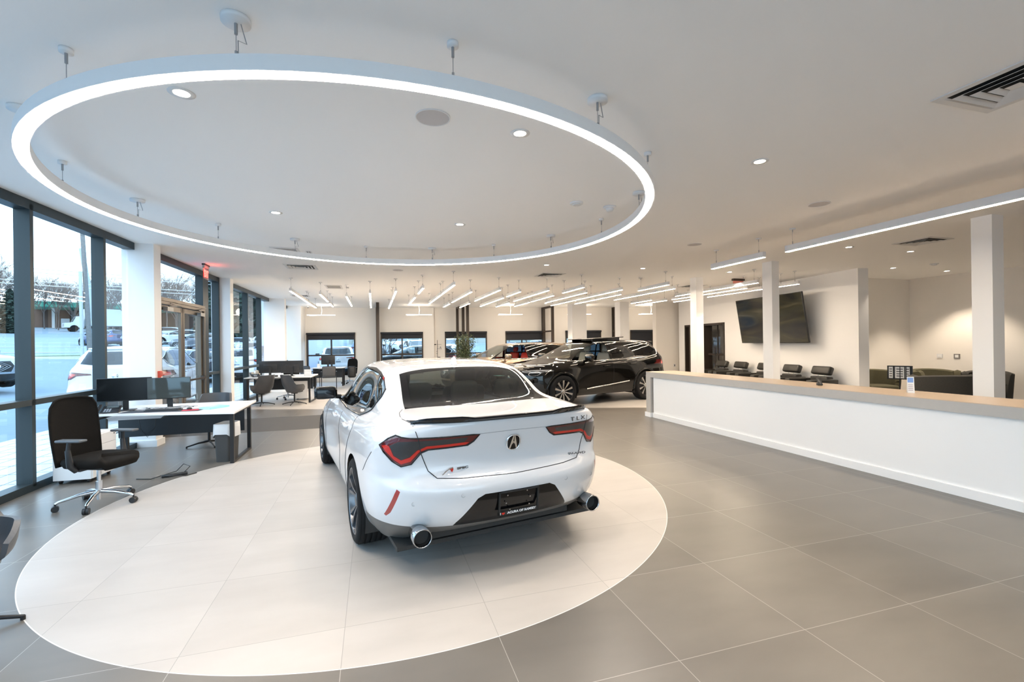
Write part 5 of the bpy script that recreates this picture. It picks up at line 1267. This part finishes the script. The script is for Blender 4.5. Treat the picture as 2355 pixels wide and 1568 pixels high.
b = B(); b.rbox(-Wt, -.05, 0, Wt, 0, Ht, .008, 2, tilt); b.build('housing', BLACKP, t)
b = B(); b.add([(-Wt + .015, -.0515, .02), (Wt - .015, -.0515, .02), (Wt - .015, -.0515, Ht - .015), (-Wt + .015, -.0515, Ht - .015)], [(0, 1, 2, 3)], False, tilt); b.build('screen', scr_mat(), t)
b = B(); b.box(-.4, 0, .3, .4, .29, .9); b.build('wall_bracket', BLACKM, t)
def recliner(s_, label):
    t = thing('lounge_chair', label, 'armchair', group='black leather lounge chairs along the tv wall')
    t.matrix_world = TVM @ Matrix.Translation((TVL - s_ + .17, -.62, 0))
    for sg in (-1, 1): b = B(); b.rbox(sg * .38 - .09, -.42, .06, sg * .38 + .09, .40, .64, .025); b.build('armrest', LEATHERB, t)
    b = B(); b.rbox(-.29, -.44, .10, .29, .26, .46, .03); b.build('seat', LEATHERB, t)
    b = B(); b.rbox(-.29, .22, .20, .29, .42, .70, .03); b.build('backrest', LEATHERB, t)
    b = B(); b.rbox(-.31, -.075, 0, .31, .075, .23, .045, 3, Matrix.Translation((0, .30, .75)) @ Matrix.Rotation(R(-22), 4, 'X')); h = b.build('headrest', LEATHERB, t)
    b = B()
    for q in (-.1, .1): b.cyl((q, .31, .68), (q, .31, .80), .008)
    b.build('headrest_post', CHROME, h)
recliner(.97 * K, 'black leather lounge chair with raised headrest, rightmost below the tv'); recliner(2.02 * K, 'black leather lounge chair with raised headrest, just right of the column')
recliner(3.12 * K, 'black leather lounge chair partly hidden by the column'); recliner(4.30 * K, 'black leather lounge chair with raised headrest, left of the column')
recliner(5.35 * K, 'black leather lounge chair leftmost along the tv wall, by the glass door')
def barrel(label, loc, rz, wd=1.0, m=FABRIC):
    t = thing('barrel_chair', label, 'armchair', loc, rz, 'curved upholstered lounge seats')
    N = 36; o_, i_ = [], []
    for j in range(7):
        q = j / 6; ro, ri = [], []
        for i in range(N + 1):
            a = R(-125 + 250 * i / N); dd = abs(math.degrees(a)) / 125
            top = .82 - .10 * dd ** 2 + .07 * math.exp(-((dd - .93) / .12) ** 2) - .25 * max(0, (dd - .93) / .07)
            z = .06 + (top - .06) * q; r_ = .40 + .04 * q
            x, y = r_ * wd * math.sin(a), -r_ * math.cos(a); ro.append((x, y, z)); k = (r_ - .12) / r_; ri.append((x * k, y * k, z))
        o_.append(ro); i_.append(ri)
    b = B(); b.grid(o_); b.grid(i_); b.grid([o_[-1], [((p[0] + q[0]) / 2, (p[1] + q[1]) / 2, p[2] + .03) for p, q in zip(o_[-1], i_[-1])], i_[-1]]); b.grid([[r_[0] for r_ in o_], [r_[0] for r_ in i_]]); b.grid([[r_[-1] for r_ in o_], [r_[-1] for r_ in i_]])
    b.build('shell', m, t)
    b = B(); b.rbox(-.30 * wd, -.30, .14, .30 * wd, .34, .44, .06, 4); b.build('seat', m, t)
barrel('olive curved lounge chair with seat visible, next to the white wall end', (13.35, 9.25, 0), R(150), 1.15)
barrel('olive curved lounge chair behind the charcoal sofa', (14.75, 8.75, 0), R(160), 1.35)
barrel('charcoal curved lounge sofa with its back to the counter', (12.95, 7.45, 0), R(-25), 1.75, FABRICD)
barrel('charcoal curved lounge chair beside the near white column', (15.0, 7.75, 0), R(110), 1.1, FABRICD)
t = thing('magazine_display', 'black framed brochure display stand in the lounge', 'display stand', (12.95, 8.45, .10), R(-62), scale=.92)
b = B(); b.cyl((0, 0, .02), (0, 0, .62), .015); b.cyl((0, 0, 0), (0, 0, .02), .16, n=28); b.build('stand', BLACKM, t)
b = B()
for i in range(5): b.box(-.26 + .13 * i - .008 * (i in (0, 4)), -.02, .60, -.252 + .13 * i + .01, .02, .98)
b.box(-.27, -.02, .60, .28, .02, .62); b.box(-.27, -.02, .96, .28, .02, .98); b.box(-.26, 0.01, .6, .27, .02, .97); b.build('display_frame', BLACKM, t)
for i, x in enumerate((-.19, 0.0, .17)):
    b = B(); b.box(x - (.10 if i == 1 else .045), -.012, .63, x + (.10 if i == 1 else .045), -.008, .95); sh_ = b.build('printed_sheet', PAPER, t)
    b = B()
    for k in range(4): b.box(x - (.07 if i == 1 else .03), -.0135, .68 + .065 * k, x + (.07 if i == 1 else .03), -.0125, .70 + .065 * k)
    b.build('print', SATB, sh_)
t = thing('side_table', 'small dark side table beside the charcoal sofa', 'table', (13.9, 7.35, 0)); b = B(); b.cyl((0, 0, .48), (0, 0, .50), .25, n=30); b.build('tabletop', BLACKM, t); b = B(); b.cyl((0, 0, 0), (0, 0, .48), .02); b.cyl((0, 0, 0), (0, 0, .015), .18, n=24); b.build('table_base', BLACKM, t)
t = B(); t.box(-.12, -.08, 0, .12, .08, .02); tag(t.build('magazine', PAPER, loc=(13.9, 7.35, .50), rz=.5), 'white magazine lying on the small dark side table', 'magazine')
# counter things
t = thing('card_reader', 'small black card reader tilted on the counter top', 'card reader', (6.36, 5.25, 1.02), R(-30))
b = B(); b.rbox(-.03, -.07, 0, .03, .07, .022, .006, 2, Matrix.Translation((0, 0, .05)) @ Matrix.Rotation(R(48), 4, 'X')); b.build('reader_body', BLACKP, t); b = B(); b.rbox(-.025, -.02, 0, .025, .04, .03, .005, 2); b.build('reader_base', BLACKP, t)
t = thing('brochure_stand', 'small white printed card standing on the counter top', 'card', (6.44, 4.08, 1.02), R(-45))
b = B(); b.prism([(-.03, 0), (0, .2), (.03, 0), (.026, 0), (0, .192), (-.026, 0)], -.034, .034, 'x'); cb_ = b.build('card', PAPER, t)
b = B(); b.box(-.035, -.0305, .14, .03, -.029, .185, Matrix.Translation((0, .018, 0)) ); b.build('picture_print', mat('print_blue', (.2, .35, .7), .6), cb_) if 0 else None
b = B(); M_ = Matrix.Translation((0, -.0305, 0)) @ Matrix.Rotation(-math.atan2(.03, .2), 4, 'X')
b.box(-.030, -.001, .13, .026, .0, .19, M_); b.build('picture_print', mat('print_blue', (.2, .35, .7), .6), cb_)
b = B(); [b.box(-.027, -.001, .03 + .022 * k, .02, .0, .038 + .022 * k, M_) for k in range(4)]; b.build('text_print', mat('print_grey', (.45, .4, .45), .6), cb_)
for (x, y) in ((6.45, 2.2), (6.28, 6.9)):
    t = B(); t.box(-.03, -.004, 0, .03, .004, .002); tag(t.build('cable_slot', mat('slot_line', (.2, .17, .14), .7), loc=(x, y, 1.02), rz=PI / 2 if 0 else .3), 'thin dark slot in the counter top, ' + ('near end' if y < 3 else 'far end'), 'slot')
# wall devices
def plate(name, label, cat, Mx, w_, h, m, inner=None):
    t = thing(name, label, cat); t.matrix_world = Mx
    b = B(); b.box(-w_ / 2, -.02, -h / 2, w_ / 2, 0, h / 2); b.build('cover_plate', m, t)
    if inner: b = B(); b.box(-w_ * .28, -.024, -h * .3, w_ * .28, -.02, h * .3); b.build('center_insert', inner, t)
plate('thermostat', 'dark framed thermostat on the lounge wall, right of the white plate', 'thermostat', Matrix.Translation((15.25 * K * .995, 9.70 * K, 1.19)) if 0 else Matrix.Translation((15.32 * K, 8.55 * K, 1.18)) @ Matrix.Rotation(-PI / 2, 4, 'Z'), .14, .13, mat('frame_grey', (.2, .19, .18), .5), PAPER)
plate('light_switch', 'white switch plate on the lounge wall left of the thermostat', 'light switch', Matrix.Translation((15.32 * K, 8.95 * K, 1.18)) @ Matrix.Rotation(-PI / 2, 4, 'Z'), .14, .12, FIXT, PAPER)
plate('power_outlet', 'small outlet on the beige core wall above the counter end', 'outlet', Matrix.Translation((12.62 * K, 17.25 * K, .62)), .10, .14, FIXT, mat('frame_grey', ()))
t = thing('fire_alarm_station', 'red fire alarm pull station on the white column by the doors', 'fire alarm', (LWM @ Vector((3.01, -.27, 1.20)))[:], LWM.to_euler().z)
b = B(); b.rbox(-.045, -.045, -.09, .045, 0, .10, .006, 2); b.build('alarm_housing', mat('alarm_red', (.55, .07, .04), .4), t); b = B(); b.box(-.028, -.05, -.05, .028, -.045, .0); b.build('pull_handle', FIXT, t)

# ------------------------------------------------------------------ outdoors
def dirpt(u, D):
    x = (u - 1177.5) / FPX * D; return (x * math.cos(YAW) + D * math.sin(YAW), -x * math.sin(YAW) + D * math.cos(YAW))
def gz(x, y):
    d = math.hypot(max(0, -4.2 - x), max(0, y - 24.5)); return -.02 + .055 * max(0, d - 3.0)
def ground(name, m, xs, ys, inside, dz=0.0):
    b = B(); nx, ny = len(xs), len(ys)
    vv = [(x, y, gz(x, y) + dz) for y in ys for x in xs]
    ff = [(j * nx + i, j * nx + i + 1, (j + 1) * nx + i + 1, (j + 1) * nx + i) for j in range(ny - 1) for i in range(nx - 1) if inside((xs[i] + xs[i + 1]) / 2, (ys[j] + ys[j + 1]) / 2)]
    b.add(vv, ff, True); return struct(b.build(name, m))
ASPH = mat('asphalt', (.22, .27, .31), .85, noise=(3, .12))
CONC = mat('concrete', (.70, .71, .71), .85, noise=(5, .06))
GRASS = mat('grass', (.16, .20, .09), .95, noise=(2, .3))
def rng(a, b, n): return [a + (b - a) * i / n for i in range(n + 1)]
ground('parking_lot', ASPH, rng(-200, 60, 130), rng(-40, 220, 130), lambda x, y: x < -4.0 or y > 24.0)
b = B(); b.box(-6.6, -20, -.1, -4.2, 24.6, .0); b.box(-4.2, -20, -.1, 18, -5.2, .0); struct(b.build('sidewalk_and_bounce_apron', CONC))  # second slab: unseen pale apron, added to bounce light up to the ceiling
b = B()
for k in range(60): b.box(-6.58, -10 + k * .58, .0, -4.22, -9.985 + k * .58, .002)
for k in range(1, 8): b.box(-6.6 + .3 * k, -12, .0, -6.588 + .3 * k, 24.6, .002)
struct(b.build('trim_20', mat('joint', (.28, .3, .31), .9)))
ground('grass_verge', GRASS, rng(-135, -60, 40), rng(20, 190, 60), lambda x, y: 84 < math.hypot(x, y) < 100 and -1.2 < x / max(1, y) < -.38, .03)
ground('road', mat('road_asphalt', (.27, .32, .36), .8, noise=(1, .06)), rng(-120, -5, 80), rng(0, 160, 80), lambda x, y: 46 < math.hypot(x, y) < 84, .02)
for r_ in (51.5, 60, 68, 83.5):
    b = B(); b.grid([[(q * math.sin(a), q * math.cos(a), gz(q * math.sin(a), q * math.cos(a)) + .06) for a in [R(-60 + 1.1 * k) for k in range(40)]] for q in (r_, r_ + .28)]); struct(b.build('road_marking', mat('marking_white', (.7, .72, .74), .7)))
def island():
    b = B(); c = dirpt(165, 33); n = 24
    pts = [(c[0] + 3.4 * math.cos(2 * PI * i / n), c[1] + 1.5 * math.sin(2 * PI * i / n)) for i in range(n)]
    b.prism(pts, gz(*c) - .4, gz(*c) + .14); k = b.build('kerb_island', mat('kerb', (.62, .63, .62), .8))
    b = B(); b.prism([(c[0] + 3.15 * math.cos(2 * PI * i / n), c[1] + 1.3 * math.sin(2 * PI * i / n)) for i in range(n)], gz(*c), gz(*c) + .18); b.build('grass_patch', GRASS, k)
    return struct(k)
island()
# utility pole
pp = dirpt(208, 31)
t = thing('utility_pole', 'leaning wooden utility pole by the road outside the left windows', 'pole', (pp[0], pp[1], gz(*pp)), 0)
b = B(); b.tube([(0, 0, 0), (-.25, 0, 6), (-.55, 0, 13)], [.15, .13, .10], 12); b.build('pole_shaft', mat('weathered_wood', (.20, .19, .18), .9, noise=(8, .3)), t)
b = B(); b.tube([(-.35, -.2, 0), (-.4, -.22, 6)], .10, 8); b.build('conduit', mat('conduit_grey', (.45, .5, .53), .6), t)
t = thing('guide_post', 'slim leaning pale pole between trees and truck', 'pole', (-43, 92, gz(-43, 92) - 3)); b = B(); b.tube([(0, 0, 0), (-2.4, 0, 17)], [.45, .35], 8); b.build('post_shaft', MATS['conduit_grey'], t)
t = thing('road_sign', 'small white road sign at the far edge of the road', 'sign', (-56, 76, gz(-56, 76))); b = B(); b.cyl((0, 0, 0), (0, 0, 2.6), .07); b.build('post_shaft', MATS['conduit_grey'], t); b = B(); b.box(-.35, -.05, 1.8, .35, 0, 2.8); b.build('sign_panel', PAPER, t)
# power lines
t = thing('power_line', 'thin overhead power lines above the road', 'cable', (0, 0, 0))
for k, z in enumerate((8.4, 8.0, 7.0, 6.6)):
    b = B(); b.tube([(-95 + 90 * q / 12, 50 + 22 * q / 12, z + 5 - 4.2 * q / 12 + .8 * ((q / 6 - 1) ** 2)) for q in range(13)], .05, 4); b.build('wire', mat('wire_pale', (.7, .72, .74), .6), t)
# filling station
pp = dirpt(75, 100)
t = thing('filling_station', 'low building with green canopy across the road', 'building', (pp[0], pp[1], gz(*pp)), R(26))
GC = mat('canopy_green', (.10, .42, .30), .6)
b = B(); b.box(0, -5, 4.4, 30, 6, 5.5); b.build('canopy', GC, t)
b = B(); b.box(-4, 6, 0, 32, 12, 4.9); b.build('shop_wall', mat('brick_brown', (.13, .085, .07), .9), t)
for x in (3, 12, 22): b = B(); b.box(x, 0, 0, x + .5, .5, 4.4); b.build('canopy_post', PAPER, t)
for x in (4.5, 7, 14): b = B(); b.rbox(x, -1.5, 0, x + 1.4, -.6, 2.1, .1, 2); b.build('fuel_pump', mat('pump_white', (.6, .62, .65), .6), t)
b = B(); b.box(6, 5.9, .8, 10, 6, 3.4); b.build('shop_window', mat('window_dim', (.25, .3, .32), .3), t)
# lorry
pp = dirpt(163, 84)
t = thing('box_truck', 'white box truck driving on the road, beyond the pole', 'truck', (pp[0], pp[1], gz(*pp)), R(-55), scale=1.22)
b = B(); b.box(-1.2, 1.6, .9, 1.2, 8, 3.5); b.build('cargo_box', mat('truck_white', (.72, .76, .78), .5), t)
b = B(); b.prism([(-.2, .6), (-.2, 1.25), (.7, 1.35), (1.1, 2.25), (1.9, 2.3), (1.9, .6)], -1.05, 1.05, 'x', Matrix.Translation((0, -.6, 0))); cabm = b.build('cab', MATS['truck_white'], t)
b = B(); b.prism([(.13, 1.45), (.46, 2.15), (.44, 2.2), (.10, 1.5)], -.85, .85, 'x'); b.build('windshield', SATB, cabm)
b = B(); b.box(-.6, -.83, .75, .6, -.79, 1.15); b.build('grille', mat('grille_grey', (.35, .36, .37), .5), cabm)
for x in (-.95, .95):
    for y in (.25, 5.8, 6.9): b = B(); b.cyl((x - .14, y, .48), (x + .14, y, .48), .48, n=20); b.build('wheel', RUBBER, t)
# pylon
pp = dirpt(322, 44)
t = thing('sign_pylon', 'tall white tapered pylon sign outside the third window pane', 'sign', (pp[0], pp[1], gz(*pp) - .9), R(24))
b = B(); b.prism([(-1.0, 0), (1.0, 0), (.62, 3.0), (-.35, 3.0)], -.3, .3, 'y'); b.build('pylon_base', mat('pylon_white', (.78, .82, .83), .5), t)
b = B(); b.box(-1.3, -.3, 3.7, 1.5, .3, 5.6); pn = b.build('sign_panel', MATS['pylon_white'], t)
b = B(); b.box(-.1, -.15, 3.0, .2, .15, 3.7); b.build('neck', MATS['pylon_white'], t)
b = B()
for sg in (1, -1): b.prism([(.1 + sg * .02, 5.3), (.1 + sg * .13, 5.25), (.1 + sg * .42, 4.5), (.1 + sg * .27, 4.45)], -.33, -.3, 'y')
b.build('logo_mark', mat('logo_grey', (.42, .46, .47), .5), pn)
text('lettering', 'ACURA', .34, MATS['logo_grey'], pn, Matrix.Translation((.1, -.32, 4.15)) @ Matrix.Rotation(PI / 2, 4, 'X'), depth=.01, font_scale=(1.4, 1))
# handrail by the doors
t = thing('handrail', 'dark metal handrail outside the entrance doors', 'railing', (0, 0, 0))
t.matrix_world = LWM @ Matrix.Translation((3.6, .75, 0))
b = B(); b.tube([(0, 0, 1.02), (2.6, 0, 1.05)], .022, 8); b.tube([(0, 0, .12), (2.6, 0, .14)], .014, 8); b.tube([(0, 0, .55), (2.6, 0, .58)], .014, 8); b.build('rail', BRONZE, t)
for x in (.35, 1.6, 2.5): b = B(); b.cyl((x, 0, 0), (x, 0, 1.03), .018); b.build('post', BRONZE, t)
# trees
def bare_tree(seed, h, m):
    random.seed(seed); b = B()
    def grow(p, d, ln, r_, lvl):
        q = p + d * ln * .5 + Vector((random.uniform(-1, 1), random.uniform(-1, 1), 0)) * ln * .04; e = p + d * ln
        b.tube([p, q, e], [r_, r_ * .8, r_ * .6], 4 if lvl else 6, caps=False)
        if lvl >= 5: return
        for k in range(4 if 1 <= lvl <= 2 else 3 if lvl else 7):
            a = random.uniform(0, 2 * PI); sp = random.uniform(.35, .75)
            nd = (d + Vector((math.cos(a) * sp, math.sin(a) * sp, .12))).normalized()
            grow(p + d * ln * random.uniform(.5, 1), nd, ln * random.uniform(.55, .8), r_ * .55, lvl + 1)
    grow(Vector((0, 0, 0)), Vector((0, 0, 1)), h * .36, h * .0085, 0)
    o = b.build('bare_tree', m, fix=False); o['kind'] = 'thing'; return o
BARK = mat('tree_bark', (.15, .12, .105), .9)
protos = [bare_tree(s_, 15, BARK) for s_ in (1, 2, 3)]
random.seed(21); cnt = 0; where = ['far left edge', 'left window pane', 'second window pane', 'third window pane', 'door transom', 'right door leaf', 'far windows']
for k in range(60):
    az = R(-55.5 + .58 * k + random.uniform(-.5, .5)); d = 116 + random.uniform(-6, 22)
    x, y = d * math.sin(az + YAW), d * math.cos(az + YAW)
    o = protos[k % 3] if k < 3 else protos[k % 3].copy()
    if k >= 3: COL.objects.link(o)
    o.location = (x, y, gz(x, y) - .4); o.rotation_euler = (0, 0, random.uniform(0, 6.28)); s_ = random.uniform(.8, 1.1); o.scale = (s_, s_, s_ * random.uniform(.9, 1.1))
    tag(o, 'bare leafless tree in the belt of trees across the road', 'tree', 'bare trees across the road')
EVG = mat('evergreen', (.035, .06, .045), .9, noise=(1.2, .5))
def bush(seed, h, wd):
    random.seed(seed); b = B()
    for k in range(2200):
        z = random.random() ** 1.15; r_ = wd * (1 - z) ** .7 * math.sqrt(random.random()); a = random.uniform(0, 2 * PI)
        p = Vector((r_ * math.cos(a), r_ * math.sin(a), h * (z * .95 + .04))); s_ = h * .035
        M_ = Matrix.Translation(p) @ Matrix.Rotation(random.uniform(0, 6.28), 4, 'Z') @ Matrix.Rotation(random.uniform(-1.3, 1.3), 4, 'X')
        b.add([(-s_, -s_ * .4, 0), (s_, -s_ * .5, 0), (s_ * .3, s_, s_ * .2), (-s_ * .7, s_ * .6, 0)], [(0, 1, 2, 3)], False, M_)
    b.tube([(0, 0, 0), (0, 0, h * .8)], h * .012, 6)
    return b.build('evergreen_tree', EVG, fix=False)
ev = bush(5, 9, 2.4); k = 0
for (az, d, s_, lab) in ((-47.5, 104, .8, 'dark evergreen at the far left beyond the grass'), (-50.5, 100, .75, 'dark evergreen left of the green canopy'), (-30.8, 84, 1.5, 'dark evergreen behind the right half of the door transom'), (-33.0, 92, 1.3, 'dark evergreen seen through the left door leaf'),
    (-29.2, 60, 1.35, 'evergreen in the first far pane'), (-28.4, 66, 1.6, 'evergreen behind the first far mullion'), (-28.0, 58, 1.4, 'evergreen in the second far pane'), (-27.2, 62, 1.5, 'evergreen behind the second far mullion'), (-26.9, 56, 1.35, 'evergreen in the third far pane'), (-26.2, 60, 1.5, 'evergreen at the end of the window wall'), (-31.8, 70, 1.3, 'evergreen left of the exit sign')):
    o = ev if k == 0 else ev.copy()
    if k: COL.objects.link(o)
    a = R(az) + YAW; x, y = d * math.sin(a), d * math.cos(a)
    o.location = (x, y, gz(x, y) - .5); o.scale = (s_,) * 3; o.rotation_euler = (0, 0, k); tag(o, lab, 'tree', 'evergreens beyond the lot'); k += 1
# grey building outside the first back window and hedge behind
b = B(); b.box(-6.5, 31, -.2, -2.4, 40, 5); struct(b.build('wall_neighbour', mat('neighbour_wall', (.50, .55, .66), .9)))
b = B(); b.box(-3, 62, 0, 40, 63, 5); struct(b.build('wall_neighbour_rear', mat('neighbour_olive', (.30, .33, .30), .9)))
# parked cars: copies of one prototype
parked = make_suv('white SUV parked with its tail towards the left windows, behind the monitors', PWHITE, open_window=False)
tree_ = {}
for c in bpy.data.objects:
    if c.parent: tree_.setdefault(c.parent.name, []).append(c)
def park(lab, x, y, rz, paint, s_=1.0, first=False):
    pm = {'body': paint, 'door_handle': paint, 'side_mirror': paint, 'spoiler': paint}
    o = parked if first else copy_tree(parked, label=lab, tree=tree_, paint=pm)
    o.location = (x, y, gz(x, y)); o.rotation_euler = (0, 0, rz); o.scale = (s_,) * 3
    o['group'] = 'vehicles parked outside'
    return o
park('', -5.85, 13.9, PI / 2 + R(7), PWHITE, 1.06, True)
pp = dirpt(-225, 15.5); park('silver SUV with only its front corner visible at the left picture edge', pp[0], pp[1], R(-25), PSILV, 1.0)
park('grey car parked beyond the white SUV, seen through the doors', -8.4, 24.0, R(85), PGREY, .95)
cars = [('white SUV in the distance seen through the left door leaf', 398, 66, 200, PSILV), ('white vehicle in the distance seen through the right door leaf', 445, 54, 190, PWHITE), ('white SUV low in the first far pane', 553, 23, 95, PWHITE),
        ('silver car high in the first far pane', 556, 37, 100, PSILV), ('white car in the second far pane', 588, 31, 95, PWHITE), ('white car in the third far pane', 606, 40, 100, PWHITE),
        ('dark car low in the third far pane', 616, 26.5, 95, PBLUE), ('dark blue car on the road right of the utility pole', 262, 47, 150, PBLUE), ('grey car behind the side light by the doors', 494, 29, 95, PGREY), ('dark car in the distance above the side light', 492, 46, 170, PGREY)]
for lab, u_, D, rz, pt in cars:
    x, y = dirpt(u_, D); park(lab, x, y, R(rz), pt)
for lab, x, y, rz, pt in (('white SUV parked with its tail against the leftmost back window', -1.9, 27.2, R(95), PWHITE), ('white car behind the SUV at the leftmost back window', -.6, 36.5, R(80), PSILV),
    ('white pickup-like car high in the second back window, left half', 1.8, 43, R(-80), PWHITE), ('silver blue car facing the second back window, right half', 3.0, 35.0, R(-85), PSILV), ('white car high in the second back window, right half', 5.4, 47, R(-85), PWHITE),
    ('black car close outside the second back window', 3.6, 26.6, R(180), PBLACK), ('white sedan-like car in the third back window, left of the tree', 6.3, 37, R(-100), PWHITE), ('blue car right of the tree in the third back window', 8.6, 30.5, R(-100), PBLUE), ('dark car in the fourth back window', 12.2, 33, R(-90), PGREY)):
    park(lab, x, y, rz, pt)
# small bare trees outside the back windows
for k, (x, y, s_, lab) in enumerate(((.7, 29.8, .28, 'thin bare tree outside the leftmost back window'), (7.2, 28.5, .3, 'thin bare tree right of the potted tree in the third back window'), (9.7, 33, .45, 'bare tree outside the fourth back window'), (12, 36, .5, 'bare tree at the right of the fourth back window'))):
    o = protos[k % 3].copy(); COL.objects.link(o); o.location = (x, y, gz(x, y)); o.scale = (s_,) * 3; tag(o, lab, 'tree', None)
    if 'group' in o: del o['group']
# light leaves nothing else: the sun is behind cloud
sd = bpy.data.lights.new('sun', 'SUN'); sd.energy = 0.6; sd.angle = R(20); sd.color = (.85, .93, 1)
so = bpy.data.objects.new('sun', sd); COL.objects.link(so); so.rotation_euler = (R(35), R(-30), 0)
